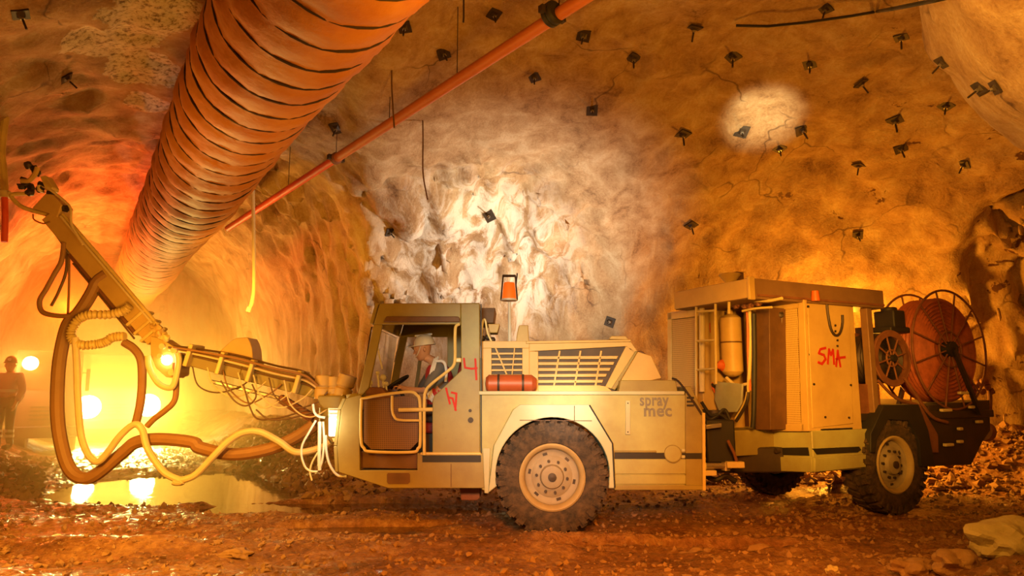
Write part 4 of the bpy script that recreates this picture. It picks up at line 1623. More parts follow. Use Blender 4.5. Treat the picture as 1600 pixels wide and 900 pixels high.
def exec_lights():
    # headlights of the truck
    for i, L_ in enumerate((LA, LB)):
        light('headlight_beam', 'POINT', L_ + FWD * .9, 1300, (1, .36, .045), .2)
        light('headlight_spot', 'SPOT', L_ + FWD * .45, 5000, (1, .36, .045), .1, V((L_.x * .35, 6, -.5)), 60, .7)
    light('vehicle_lamp', 'POINT', UA + V((0, -.5, 0)), 140, (1, .45, .13), .1)
    # red glow in the drift below the duct
    light('tail_glow', 'POINT', V((-10.3, 15.6, 3.4)), 1300, (1, .07, .006), .2)
    # orange fill added in front of the boom; sodium flood of the side drift, right
    light('boom_fill', 'POINT', W(170, 550, 6.6), 130, (1, .42, .04), .3)
    light('side_flood', 'POINT', R(3.9, 2.6, 1.5), 640, (1, .37, .02), .25)
    # white work lamp behind the hood
    light('back_work_lamp', 'SPOT', W(935, 560, 10.4), 800, WM, .12, W(760, 330, 13), 125, 1)
    # cap-lamp and work-lamp beams thrown up on the rock
    for (px, py, frm, pw, an) in ((1192, 182, V((2.9, 6.5, 2.9)), 2200, 17), (758, 300, V((.2, 9.9, 2.6)), 160, 40)):
        l, n_ = hit(px, py)
        light('rock_beam', 'SPOT', frm, pw, (1, .88, .5), .1, l, an, 1)
    # photographer's lamps on the front body, then added fills as marked
    light('camera_lamp', 'SPOT', V((-.6, 1.0, 2.4)), 1450, (.94, 1, .74), .3, W(850, 600, 7.5), 30, 1)
    light('body_spot', 'SPOT', V((-.4, 1.2, 2.2)), 1500, (1, .95, .8), .1, W(884, 632, 7.5), 9, 1)
    light('rear_fill', 'SPOT', V((1.6, 2.4, 2.4)), 2700, (1, .42, .05), .25, RS(1290, 560), 30, .9)  # unseen orange spot added to brighten the rear cabinet
    light('left_ground_fill', 'SPOT', V((-3.2, 2.6, 2.8)), 1900, (1, .42, .04), .25, V((-3.9, 6.6, 0)), 70, .9)  # unseen spot added to light the mud at the left
    light('pillar_fill', 'SPOT', W(330, 560, 9.2), 720, (1, .42, .03), .2, W(480, 380, 15), 75, .9)  # unseen spot added to brighten the pillar
    light('orange_fill', 'POINT', V((1.3, 3.6, 2.9)), 390, (1, .43, .035), .4)  # unseen orange fill added for everything outside the beams
    light('ground_fill', 'SPOT', V((.5, .5, 2.6)), 2200, (1, .26, .02), .3, V((.8, 5.3, 0)), 56, .8)  # unseen spot added to light only the foreground floor
    light('brow_fill', 'SPOT', V((.2, 1.2, 2.6)), 600, (1, .55, .12), .2, V((4.2, 4.2, 4.4)), 46, .8)  # unseen spot added to set the brow off from the wall
    light('nose_lamp', 'POINT', W(500, 662, 7.35), 10, (1, .85, .6), .05)
# ------------------------------------------------------------------ people
def skin_bake(joints, bones, radii, root, sub=2):
    names = list(joints)
    ix = {n: i for i, n in enumerate(names)}
    me = bpy.data.meshes.new('skin')
    me.from_pydata([tuple(joints[n]) for n in names], [(ix[a], ix[b]) for a, b in bones], [])
    o = bpy.data.objects.new('skin', me)
    COL.objects.link(o)
    sk = o.modifiers.new('s', 'SKIN')
    sk.use_smooth_shade = True
    for n in names:
        d = me.skin_vertices[0].data[ix[n]]
        r = radii[n]
        d.radius = r if isinstance(r, tuple) else (r, r)
        d.use_root = (n == root)
    ss = o.modifiers.new('u', 'SUBSURF')
    ss.levels = ss.render_levels = sub
    dg = bpy.context.evaluated_depsgraph_get()
    m2 = bpy.data.meshes.new_from_object(o.evaluated_get(dg))
    vs = [v.co.copy() for v in m2.vertices]
    fs = [tuple(p.vertices) for p in m2.polygons]
    bpy.data.objects.remove(o)
    return vs, fs


def head_mesh(mb, c, face, up, s=1.0):
    """a head with brow, nose, mouth, chin and ears; c = its centre, 0.23 m high"""
    face = V(face).normalized()
    up = V(up)
    up = (up - face * up.dot(face)).normalized()
    side = face.cross(up)
    rings = [(-.118, .02, .02, .03), (-.108, .045, .05, .025), (-.085, .058, .066, .012), (-.06, .066, .074, .008), (-.03, .071, .083, .004), (0, .074, .09, 0), (.03, .076, .094, -.004), (.06, .073, .092, -.006), (.09, .058, .075, -.008), (.108, .034, .045, -.008), (.116, .008, .01, -.008)]
    n = 20
    vs = []
    for (z, rx, ry, off) in rings:
        for k in range(n):
            a = 2 * PI * k / n
            fx, sx = math.cos(a), math.sin(a)
            f = ry * fx + off
            if fx > .9:
                f += {-.06: .008, -.085: .004, -.03: .006, 0: .004, .03: .006}.get(z, 0)
            elif fx > .7 and z == 0:
                f -= .008
            vs.append(V(c) + (face * f + side * rx * sx + up * z) * s)
    fs = []
    for i in range(len(rings) - 1):
        for k in range(n):
            k2 = (k + 1) % n
            fs.append((i * n + k, i * n + k2, (i + 1) * n + k2, (i + 1) * n + k))
    fs.append(tuple(range(n))[::-1])
    fs.append(tuple(range((len(rings) - 1) * n, len(rings) * n)))
    mb.add(vs, fs)
    def at(f, sd, u): return V(c) + (face * f + side * sd + up * u) * s
    mb.hexa([at(.085, -.006, .02), at(.085, .006, .02), at(.08, .018, -.032), at(.08, -.018, -.032)], [at(.092, -.004, .02), at(.092, .004, .02), at(.118, .009, -.03), at(.118, -.009, -.03)])
    for sg in (-1, 1):
        mb.blob(at(-.005, sg * .076, -.005), .03 * s, 1, 3, .05, (.6, .35, 1))
        mb.blob(at(.08, sg * .032, .005), .012 * s, 1, 2, .02)
    mb.hexa([at(.084, -.024, -.062), at(.084, .024, -.062), at(.084, .022, -.07), at(.084, -.022, -.07)], [at(.092, -.018, -.062), at(.092, .018, -.062), at(.09, .016, -.07), at(.09, -.016, -.07)])


def fingers(J, Bn, Rd, hand, wrist, palm, grip, fdir, span, s):
    """five fingers rooted in the palm, bent towards the grip direction"""
    fdir, grip, span = V(fdir).normalized(), V(grip).normalized(), V(span).normalized()
    for k, L in enumerate((.072, .082, .076, .058)):
        o = span * (.027 - .018 * k)
        b = J[palm] + o + fdir * .03
        n0, n1, n2, n3 = ['%s%s%d' % (hand, t, k) for t in 'abcd']
        J[n0] = b
        J[n1] = b + fdir * L * .45 + grip * L * .1
        J[n2] = J[n1] + fdir * L * .2 + grip * L * .3
        J[n3] = J[n2] - fdir * L * .1 + grip * L * .25
        for t, r in zip((n0, n1, n2, n3), (.0105, .0095, .009, .008)):
            Rd[t] = r
        Bn += [(palm, n0), (n0, n1), (n1, n2), (n2, n3)]
    t0, t1, t2 = hand + 't0', hand + 't1', hand + 't2'
    J[t0] = J[palm] - fdir * .02 + span * .035
    J[t1] = J[t0] + fdir * .028 + span * .016 + grip * .014
    J[t2] = J[t1] + fdir * .02 + grip * .022
    for t, r in zip((t0, t1, t2), (.013, .011, .0095)):
        Rd[t] = r
    Bn += [(palm, t0), (t0, t1), (t1, t2)]


def figure(root, pel, chest, neck, headc, face, arms, legs, clothes, headup=(0, 0, 1)):
    """arms: (shoulder, elbow, wrist, palm, grip, span) left, right; legs: (hip, knee, ankle, toe) left, right"""
    J, B, Rd = {}, [], {}
    J['pel'] = V(pel); Rd['pel'] = (.13, .15)
    J['wst'] = V(pel).lerp(V(chest), .45); Rd['wst'] = (.115, .14)
    J['chs'] = V(chest); Rd['chs'] = (.12, .16)
    J['nk0'] = V(neck); Rd['nk0'] = .062
    J['nk1'] = V(headc) - V(headup) * .075; Rd['nk1'] = .052
    B += [('pel', 'wst'), ('wst', 'chs'), ('chs', 'nk0'), ('nk0', 'nk1')]
    for i, (sh, elb, wr, pa, grip, span) in enumerate(arms):
        a, b, c, d = ['%s%d' % (t, i) for t in ('sh', 'el', 'wr', 'pa')]
        J[a], J[b], J[c], J[d] = V(sh), V(elb), V(wr), V(pa)
        Rd[a], Rd[b], Rd[c], Rd[d] = .06, .042, .028, (.034, .018)
        B += [('chs', a), (a, b), (b, c), (c, d)]
        fingers(J, B, Rd, 'h%d' % i, c, d, grip, (V(pa) - V(wr)), span, 1)
    for i, (hp, kn, an, to) in enumerate(legs):
        a, b, c, d = ['%s%d' % (t, i) for t in ('hp', 'kn', 'an', 'to')]
        J[a], J[b], J[c], J[d] = V(hp), V(kn), V(an), V(to)
        Rd[a], Rd[b], Rd[c], Rd[d] = .085, .058, .04, .035
        B += [('pel', a), (a, b), (b, c), (c, d)]
    vs, fs = skin_bake(J, B, Rd, 'pel')
    mb = MB()
    mb.add(vs, fs)
    head_mesh(mb, headc, face, headup, 1.08)
    mb.build('body', M['skin'], root, 0, 80, recalc=False)

    def garment(name, m, bones, grow, sub=2, rootj=None):
        ns = []
        for a, b in bones:
            for t in (a, b):
                if t not in ns:
                    ns.append(t)
        rr = {}
        for t in ns:
            r = Rd[t]
            rr[t] = tuple(x + grow for x in r) if isinstance(r, tuple) else r + grow
        vs, fs = skin_bake({t: J[t] for t in ns}, bones, rr, rootj or ns[0], sub)
        g = MB()
        g.add(vs, fs)
        return g.build(name, m, root, 0, 80, recalc=False)
    clothes(garment, J, Rd)


def helmet(parent, c, face, m, up=(0, 0, 1)):
    face, up = V(face).normalized(), V(up).normalized()
    side = face.cross(up).normalized()
    mb = MB()
    n, vs, fs = 28, [], []
    prof = [(1.0, 0), (1.0, .02), (.97, .05), (.86, .085), (.66, .113), (.36, .13), (.05, .136)]
    for r, z in prof:
        for k in range(n):
            a = 2 * PI * k / n
            vs.append(V(c) + face * (.122 * r * math.cos(a)) + side * (.1 * r * math.sin(a)) + up * z)
    for i in range(len(prof) - 1):
        for k in range(n):
            k2 = (k + 1) % n
            fs.append((i * n + k, i * n + k2, (i + 1) * n + k2, (i + 1) * n + k))
    fs.append(tuple(range((len(prof) - 1) * n, len(prof) * n)))
    mb.add(vs, fs)
    br = []
    for k in range(n):                                         # brim, longer at the front
        a = 2 * PI * k / n
        e = .02 + .045 * max(0, math.cos(a)) ** 2
        br.append((face * math.cos(a) * (.122 + e) + side * math.sin(a) * (.1 + .018)))
    mb.prism([V(c) + b for b in br], up * .008)
    mb.bar(V(c) - face * .1 + up * .125, V(c) + face * .1 + up * .125, .03, .02, up)
    return mb.build('helmet', m, parent, 0, 40)


# the operator in the cab
PY = 8.05
op = empty('person', (hip.x, PY, hip.z - .1), 'person in a white helmet and red reflective vest driving from the cab seat', 'person')
hc = W(661, 546, PY)
fdir = V((-.93, -.28, -.22))
sh0, sh1 = W(687, 573, PY - .19), W(682, 572, PY + .19)
el0, el1 = W(664, 611, PY - .25), W(655, 612, PY + .22)
wr0, wr1 = W(634, 608, PY - .14), W(628, 606, PY + .16)
pa0, pa1 = wr0 + V((-.07, .03, .02)), wr1 + V((-.07, -.02, .02))
legs = []
for s in (-1, 1):
    h_ = V((hip.x, PY + s * .1, hip.z - .04))
    kn = h_ + V((-.42, s * .04, .04))
    an = kn + V((-.08, 0, -.43))
    legs.append((h_, kn, an, an + V((-.16, 0, -.05))))


def op_clothes(g, J, Rd):
    g('trousers', M['trouser'], [('pel', 'hp0'), ('hp0', 'kn0'), ('kn0', 'an0'), ('pel', 'hp1'), ('hp1', 'kn1'), ('kn1', 'an1')], .012)
    for i in (0, 1):
        mb = MB()
        mb.tube([J['an%d' % i] + V((0, 0, .08)), J['an%d' % i], J['to%d' % i]], .052, 10, 3)
        mb.build('boot', M['black'], op)
    J['mid0'] = J['sh0'].lerp(J['el0'], .98); Rd['mid0'] = .046
    J['mid1'] = J['sh1'].lerp(J['el1'], .98); Rd['mid1'] = .046
    g('shirt', M['sleeve'], [('pel', 'wst'), ('wst', 'chs'), ('chs', 'sh0'), ('sh0', 'mid0'), ('chs', 'sh1'), ('sh1', 'mid1')], .014, 2, 'chs')
    v = g('vest', M['vest'], [('pel', 'wst'), ('wst', 'chs'), ('chs', 'nk0')], .035)
    mb = MB()
    pts = [(sh0.lerp(V(J['nk0']), .45) + V((.0, -.03, .07))), sh0.lerp(J['chs'], .4) + V((-.07, -.13, -.02)), J['wst'] + V((-.11, -.16, .04)), J['wst'] + V((-.05, -.185, -.06))]
    for off in (0, .02, -.02):
        mb.tube([p + V((off, 0, off * .6)) for p in pts], .012, 6, 6)
    mb.tube([sh0 + V((-.04, -.02, .065)), sh0 + V((.05, -.045, .05)), sh0 + V((.08, -.03, -.06)), sh0 + V((.07, -.02, -.17))], .016, 6, 6)
    mb.tube([J['wst'] + V((-.16, -.1, -.02)), J['wst'] + V((-.05, -.19, -.05)), J['wst'] + V((.1, -.14, -.04))], .017, 6, 6)
    mb.build('reflective_stripe', M['reflect'], v)


figure(op, (hip.x, PY, hip.z), W(687, 586, PY), W(676, 564, PY), hc, fdir,
       ((sh0, el0, wr0, pa0, (-.2, .3, -1), (0, -1, 0)), (sh1, el1, wr1, pa1, (-.2, -.3, -1), (0, 1, 0))), legs, op_clothes)
helmet(op, hc + V((.012, 0, .045)), (-.96, -.28, -.14), M['white'], (-.08, 0, 1))
mb = MB()
for s in (-1,):
    mb.tube([hc + V((-.02, s * .085, .03)), hc + V((-.05, s * .085, -.06)), hc + V((-.09, s * .04, -.1))], .006, 6, 4)
mb.build('chin_strap', M['white'], op)

# the person standing at the left
QY = 13.6
qx = W(9, 650, QY).x
qz = fz(qx, QY) - .015
pn = empty('person', (qx, QY, qz), 'person in a pale jacket and helmet standing at the left edge by the far vehicles', 'person')
Z = lambda x, y, z: V((qx + x, QY + y, qz + z))
plegs = [(Z(s * .09, 0, .92), Z(s * .11, -.03, .5), Z(s * .12, .01, .1), Z(s * .14, -.15, .045)) for s in (-1, 1)]
parms = [(Z(s * .2, 0, 1.42), Z(s * .27, .02, 1.14), Z(s * .25, -.1, .92), Z(s * .25, -.13, .84), (0, -.5, -.3), (0, -1, 0)) for s in (-1, 1)]


def pn_clothes(g, J, Rd):
    tr = g('trousers', M['trouser'], [('pel', 'hp0'), ('hp0', 'kn0'), ('kn0', 'an0'), ('pel', 'hp1'), ('hp1', 'kn1'), ('kn1', 'an1')], .02)
    mb = MB()
    for i in (0, 1):
        for t in (.35, .6):
            p = J['kn%d' % i].lerp(J['an%d' % i], t)
            mb.lathe([(.07, -.025), (.076, -.025), (.076, .025), (.07, .025)], p, (0, 0, 1), 16, True)
    mb.build('reflective_band', M['reflect'], tr)
    for i in (0, 1):
        mb = MB()
        mb.tube([J['an%d' % i] + V((0, 0, .08)), J['an%d' % i] - V((0, 0, .03)), J['to%d' % i]], .055, 10, 3)
        mb.build('boot', M['black'], pn)
    jk = g('jacket', M['jacket'], [('pel', 'wst'), ('wst', 'chs'), ('chs', 'nk0'), ('chs', 'sh0'), ('sh0', 'el0'), ('el0', 'wr0'), ('chs', 'sh1'), ('sh1', 'el1'), ('el1', 'wr1')], .03, 2, 'chs')
    mb = MB()
    mb.lathe([(.175, -.03), (.185, -.03), (.185, .03), (.175, .03)], J['wst'], (0, 0, 1), 20, True)
    mb.build('reflective_band', M['reflect'], jk)


figure(pn, Z(0, 0, .98), Z(0, 0, 1.32), Z(0, 0, 1.47), Z(0, -.02, 1.63), (.5, -.85, -.05), parms, plegs, pn_clothes)
hm = helmet(pn, Z(0, -.02, 1.68), (.5, -.85, 0), M['far'])
mb = MB()
mb.cyl(Z(.06, -.14, 1.74), Z(.075, -.165, 1.74), .03, 12)
mb.build('cap_lamp', M['white'], hm)

# ------------------------------------------------------------------ ventilation duct along the roof
dv = V((-.535, .845, 0)).normalized()
d0 = V((-1.9, 5.5, 4.66))
NR = .66
start, end = -4.2, 20.5
duct = empty('ventilation_duct', tuple(d0), 'big tan ventilation tube of ringed fabric hanging along the roof', 'ventilation tube')
mb = MB()
side = dv.cross(ZV)
nseg, na = int((end - start) / .085), 44
vs, fs = [], []
pitch = .42
for i in range(nseg + 1):
    t = start + (end - start) * i / nseg
    for k in range(na):
        a = 2 * PI * k / na
        ph = ((t / pitch + a / (2 * PI) * .35) % 1)
        puff = .035 * abs(math.sin(PI * ph)) ** .6
        r = NR - .02 + puff + .012 * math.sin(3 * a + t * 5.1) * math.sin(PI * ph) + .008 * math.sin(11 * a + t * 13)
        sag = .05 * math.sin(t * .8)
        c = d0 + dv * t + ZV * sag
        vs.append(c + side * math.cos(a) * r * 1.0 + ZV * math.sin(a) * r)
for i in range(nseg):
    for k in range(na):
        k2 = (k + 1) % na
        fs.append((i * na + k, i * na + k2, (i + 1) * na + k2, (i + 1) * na + k))
mb.add(vs, fs)
mb.build('fabric_tube', M['duct'], duct, 0, 60)
mb = MB()
P = []
for j in range(int((end - start) / pitch * 36)):
    a = 2 * PI * (j % 36) / 36
    n_ = j // 36
    # rings tilted by the winding; each turn advances one pitch
    t = start + (n_ + 0) * pitch + 0
    tt = t - a / (2 * PI) * .35 * pitch
    P.append((n_, d0 + dv * tt + ZV * .05 * math.sin(tt * .8) + (side * math.cos(a) + ZV * math.sin(a)) * (NR - .008)))
for n_ in range(int((end - start) / pitch)):
    ring = [p for k, p in P if k == n_]
    mb.tube(ring, .012, 5)
mb.build('wire_hoop', M['dark'], duct, 0, 60)
mb = MB()
for i in range(11):
    t = start + .5 + i * 2.1
    c = d0 + dv * t + ZV * (NR - .02 + .05 * math.sin(t * .8))
    l, n_, ii, dd = BVH.ray_cast(c, ZV)
    if l:
        mb.tube([c, l + ZV * .03], .008, 6)
mb.build('hanger_wire', M['dark'], duct)

# ------------------------------------------------------------------ pipe along the roof
pf, pn2 = W(356, 357, 13.4), W(895, 8, 6.3)
pd = (pf - pn2).normalized()
pe0 = pn2 - pd * 2.5
pipe = empty('roof_pipe', tuple(pn2), 'long reddish pipe with a dark coupling slung under the roof', 'pipe')
mb = MB()
mid = pn2.lerp(pf, .52)
mb.cyl(pe0, mid, .068, 18)
mb.build('pipe_length', M['pipe'], pipe)
mb = MB()
mb.cyl(mid, pf, .06, 18)
m_ = M['pipe_red'] = mat('red_pipe', (.75, .09, .03), .45, 0, (.5, .06, .02), 4, .4)
mb.build('pipe_length', m_, pipe)
def coupling(p, r, L, m):
    mb = MB()
    mb.lathe([(.06, -L), (r * .8, -L), (r, -L * .7), (r, -.01), (r * .85, 0), (r, .01), (r, L * .7), (r * .8, L), (.06, L)], p, pd, 22)
    o = mb.build('coupling', m, pipe, .004)
    for s in (-1, 1):
        mb = MB()
        mb.box(p + pd.cross(ZV).normalized() * s * (r + .02), (.06, .05, .07), (pd, pd.cross(ZV).normalized(), ZV))
        mb.build('coupling_bolt', M['dark'], o)
coupling(W(863, 22, 6.47), .125, .07, M['black'])
coupling(mid, .09, .05, M['rust'])
mb = MB()
for t in (.02, .2, .36, .52, .7, .86):
    c = pn2.lerp(pf, t)
    l, n_, ii, dd = BVH.ray_cast(c, ZV)
    if l:
        mb.tube([c, l + ZV * .03], .006, 6)
mb.build('hanger_wire', M['dark'], pipe)

# ------------------------------------------------------------------ rock bolts
def bolt_proto():
    r = bpy.data.objects.new('rock_bolt', None)
    COL.objects.link(r)
    tag(r, 'rock bolt', 'rock bolt', 'rock bolts in the roof and walls')
    mb = MB()
    h = .085
    mb.hexa([(-h, -h, -.02), (h, -h, -.02), (h, h, -.02), (-h, h, -.02)], [(-h, -h, .0), (h, -h, .0), (h, h, .0), (-h, h, .0)])
    mb.hexa([(-h * .5, -h * .5, 0), (h * .5, -h * .5, 0), (h * .5, h * .5, 0), (-h * .5, h * .5, 0)], [(-h * .25, -h * .25, .022), (h * .25, -h * .25, .022), (h * .25, h * .25, .022), (-h * .25, h * .25, .022)])
    mb.build('mounting_plate', M['dark'], r)
    mb = MB()
    mb.lathe([(.024, .02), (.024, .05), (0, .05)], (0, 0, 0), (0, 0, 1), 6)
    mb.build('nut', M['chrome'], r)
    mb = MB()
    mb.cyl((0, 0, .03), (0, 0, .17), .012, 8)
    mb.build('bolt_end', M['dark'], r)
    return r


BOLTS = [
    (772, 22, 'square rock bolt plate at the top edge between the duct and the pipe coupling'),
    (693, 83, 'square rock bolt plate in the roof above the middle of the slung pipe'),
    (632, 42, 'twisted rock bolt just right of the ventilation duct and the hanging wire'),
    (617, 12, 'rock bolt at the top edge where the long hanging wire starts'),
    (835, 120, 'square rock bolt plate below the slung pipe, lowest of the roof row near it'),
    (912, 55, 'square rock bolt plate just right of and below the dark pipe coupling'),
    (990, 90, 'diamond-turned rock bolt plate in the open roof midway along the upper row'),
    (1085, 43, 'square rock bolt plate in the roof above the start of the black cable'),
    (1145, 88, 'bent rock bolt with a loose plate under the start of the black cable'),
    (1067, 210, 'diamond-turned rock bolt plate left of the bright light spot on the rock'),
    (1159, 205, 'rock bolt plate inside the bright light spot, at its left side'),
    (925, 172, 'small rock bolt in the shadow fold of the wall left of the light spot'),
    (1290, 13, 'square rock bolt plate above the black cable at the top edge of the roof'),
    (1265, 100, 'dark rock bolt plate with a long end, right of and above the light spot'),
    (1408, 58, 'rock bolt plate seen edge-on below the black cable, with a long end'),
    (1473, 97, 'short rock bolt stub near the pale overhanging brow of rock'),
    (1345, 130, 'short rock bolt stub midway between the light spot and the brow of rock'),
    (1398, 188, 'rock bolt with a drooping end on the reddish rock below two stubs'),
    (1478, 165, 'rock bolt plate on the reddish rock left of the double bolts at the brow'),
    (1532, 137, 'rock bolt plate right at the edge of the overhanging brow, left of the pair'),
    (1556, 136, 'rock bolt plate on the overhanging brow itself, right of the pair'),
    (1253, 203, 'small rock bolt just right of the bright light spot'),
    (1218, 232, 'rock bolt at the lower right rim of the bright light spot'),
    (1342, 258, 'rock bolt plate on the orange wall above the machine canopy'),
    (1505, 257, 'rock bolt plate high on the orange wall above the large hose reel'),
    (1080, 352, 'pale-centred rock bolt plate on the wall above the machine air tank'),
    (765, 338, 'pale rock bolt plate in the lit hollow of wall above the amber beacon'),
    (1340, 368, 'rock bolt stub on the orange wall just above the machine canopy'),
    (1407, 232, 'small rock bolt on the orange wall left of the reel, high up'),
    (953, 503, 'faint rock bolt low on the wall between the hood and the rear cabinets'),
    (609, 363, 'rusty rock bolt in the crinkled pale rock above the cab roof'),
    (526, 200, 'rusty rock bolt with a bent end on the brown pillar beside the pipe'),
    (103, 122, 'rock bolt in the dark roof left of the pale bare rock patch'),
    (32, 22, 'rock bolt in the roof in the upper left corner'),
]
first = None
rb_r = random.Random(11)
for (px, py, lb) in BOLTS:
    l, n_ = hit(px, py)
    if l is None:
        continue
    if n_.dot(ray(px, py)) > 0:
        n_ = -n_
    if first is None:
        first = bolt_proto()
        o = first
    else:
        o = copy_tree(first)
    n_ = (n_ + V((rb_r.uniform(-.25, .25), rb_r.uniform(-.25, .25), rb_r.uniform(-.25, .1)))).normalized()
    o.rotation_mode = 'QUATERNION'
    o.rotation_quaternion = n_.to_track_quat('Z', 'Y') @ Quaternion((0, 0, 1), rb_r.uniform(0, 6))
    o.location = l + n_ * .015
    k = rb_r.uniform(.85, 1.1) * min(1.1, (l - CAM).length / 10.0)
    o.scale = (k, k, k)
    o['label'] = lb

# ------------------------------------------------------------------ hanging lines
def line(name, pts, r, m, label, cat, smooth=6):
    mb = MB()
    mb.tube(pts, r, 7, smooth)
    return tag(mb.build(name, M[m]), label, cat)


def drop(px, py0, py1, Y):
    top = W(px, py0, Y)
    l, n_, i, d = BVH.ray_cast(V((top.x, top.y, 2.5)), ZV)
    return V((top.x, top.y, l.z + .03 if l else top.z)), W(px, py1, Y)


t_, b_ = drop(394, 205, 480, 10.4)
k_ = empty('hanging_hose', tuple(b_), 'pale hose hanging straight down from the roof beside the duct', 'hose')
mb = MB()
mb.tube([t_, W(394, 240, 10.4), W(396, 340, 10.4), W(397, 440, 10.4), W(394, 470, 10.4), W(389, 484, 10.4)], .028, 8, 6)
mb.build('hose_length', M['ropemat'], k_)
mb = MB()
mb.cyl(W(390, 480, 10.4), W(387.5, 487, 10.4), .036, 10)
mb.build('hose_end', M['white'], k_)
t_, b_ = drop(613, 0, 130, 8.4)
line('hanging_wire', [t_, W(613, 60, 8.4), W(612, 130, 8.4), W(616, 200, 8.4)], .011, 'cable', 'dark wire hanging from the roof right of the duct, reaching the pipe', 'wire')
t_, b_ = drop(724, 0, 35, 7.2)
line('hanging_wire', [t_, W(724.5, 20, 7.2), b_], .011, 'dark', 'short dark wire hanging at the top edge above the pipe', 'wire')
t_, b_ = drop(661, 160, 300, 9.6)
line('hanging_wire', [t_, W(661, 220, 9.6), W(661, 270, 9.6), W(668, 312, 9.6)], .011, 'cable', 'thin wire hanging below the pipe in front of the crinkled pale rock', 'wire')
P = []
ctl = ((1150, 40), (1200, 41), (1260, 35), (1330, 25), (1400, 13), (1460, 1), (1500, -8))
for (ax_, ay_), (bx_, by_) in zip(ctl, ctl[1:]):
    for j in range(5):
        px, py = ax_ + (bx_ - ax_) * j / 5, ay_ + (by_ - ay_) * j / 5
        l, n_ = hit(px, py)
        P.append((l - CAM).length)
dmin = [min(P[max(0, i - 4):i + 5]) - .12 for i in range(len(P))]
P = []
i = 0
for (ax_, ay_), (bx_, by_) in zip(ctl, ctl[1:]):
    for j in range(5):
        px, py = ax_ + (bx_ - ax_) * j / 5, ay_ + (by_ - ay_) * j / 5
        P.append(CAM + ray(px, py).normalized() * dmin[i])
        i += 1
line('roof_cable', P, .018, 'black', 'black cable run along the roof towards the overhanging brow', 'cable')
# hanging two-coloured tube at the left edge
lt = empty('hanging_tube', tuple(W(7, 375, 8.6)), 'yellow and red tube hanging at the left edge beside the spray head', 'tube')
mb = MB()
t_, b_ = drop(2, 235, 300, 8.6)
mb.tube([t_, W(2, 235, 8.6), W(5, 270, 8.6), W(7, 305, 8.6)], .05, 10, 5)
mb.build('upper_length', M['tube'], lt)
mb = MB()
mb.tube([W(7, 305, 8.6), W(8, 340, 8.6), W(7, 378, 8.6)], .038, 10, 5)
mb.build('lower_length', M['pipe_red'], lt)
mb = MB()
mb.cyl(W(6.5, 299, 8.6), W(7, 309, 8.6), .062, 12)
mb.cyl(W(-6, 304, 8.6), W(16, 302, 8.6), .03, 10)
mb.build('tube_clamp', M['palehose'], lt)

# ------------------------------------------------------------------ vehicles far off in the glare
def far_vehicle(name, label, cat, x, y, wid, hgt, lamps, ln, ax2):
    g = fz(x, y)
    r = empty(name, (x, y, g), label, cat)
    m = M['far']
    mb = MB()
    h0 = .55
    # cab with sloping front, bonnet and bumper
    w2 = wid / 2
    mb.prism([V((x - w2, y, g + h0)), V((x - w2, y, g + hgt * .58)), V((x - w2, y + .35, g + hgt)), V((x - w2, y + 1.7, g + hgt)), V((x - w2, y + 1.7, g + h0))], (wid, 0, 0))
    b = mb.build('cab_body', m, r, .04)
    mb = MB()
    mb.box((x, y + 1.7 + ln / 2, g + .55 + hgt * .3), (wid * .95, ln, hgt * .6))
    mb.build('load_body', M['rust'], r, .05)
    mb = MB()
    z0, z1 = g + hgt * .61, g + hgt * .94
    f = lambda z: y + .35 * (z - g - hgt * .58) / (hgt * .42) - .012
    mb.hexa([(x - w2 + .1, f(z0), z0), (x + w2 - .1, f(z0), z0), (x + w2 - .1, f(z1), z1), (x - w2 + .1, f(z1), z1)], [(x - w2 + .1, f(z0) + .02, z0), (x + w2 - .1, f(z0) + .02, z0), (x + w2 - .1, f(z1) + .02, z1), (x - w2 + .1, f(z1) + .02, z1)])
    mb.build('windscreen', M['glass'], r)
    mb = MB()
    mb.box((x, y - .08, g + .5), (wid * 1.02, .22, .26))
    mb.build('bumper', M['dark'], r, .03)
    mb = MB()
    for k in range(4):
        mb.box((x, y - .02, g + .78 + k * .09), (wid * .45, .04, .045))
    mb.build('radiator_grille', M['dark'], r)
    for s in (-1, 1):
        for yy in (y + .8, y + ax2):
            mb = MB()
            c = V((x + s * (w2 - .16), yy, g + .5))
            mb.lathe([(.25, -.14), (.48, -.15), (.5, -.1), (.5, .1), (.48, .15), (.25, .14)], c, (1, 0, 0), 28)
            w_ = mb.build('wheel', M['tyre'], r)
            mb = MB()
            mb.lathe([(0, -.12), (.26, -.12), (.26, .12), (0, .12)], c, (1, 0, 0), 20)
            mb.build('rim', M['rim'], w_)
        mb = MB()
        mb.bar((x + s * (w2 + .12), y + .2, g + hgt * .6), (x + s * (w2 + .12), y + .2, g + hgt * .82), .16, .08)
        mb.bar((x + s * w2, y + .25, g + hgt * .78), (x + s * (w2 + .12), y + .2, g + hgt * .78), .03, .03)
        mb.build('mirror', M['dark'], r)
    for (lx, lz, lr, mm, nm) in lamps:
        mb = MB()
        mb.lathe([(lr * 1.15, 0), (lr * 1.15, .12), (0, .12)], (lx, y - .14, lz), (0, 1, 0), 20)
        h = mb.build(nm + '_housing', M['dark'], r)
        mb = MB()
        mb.lathe([(0, -.07), (lr * .6, -.055), (lr, -.01), (lr, .0), (0, .0)], (lx, y - .14, lz), (0, 1, 0), 20)
        mb.build(nm + '_lens', M[mm], h)
    return r


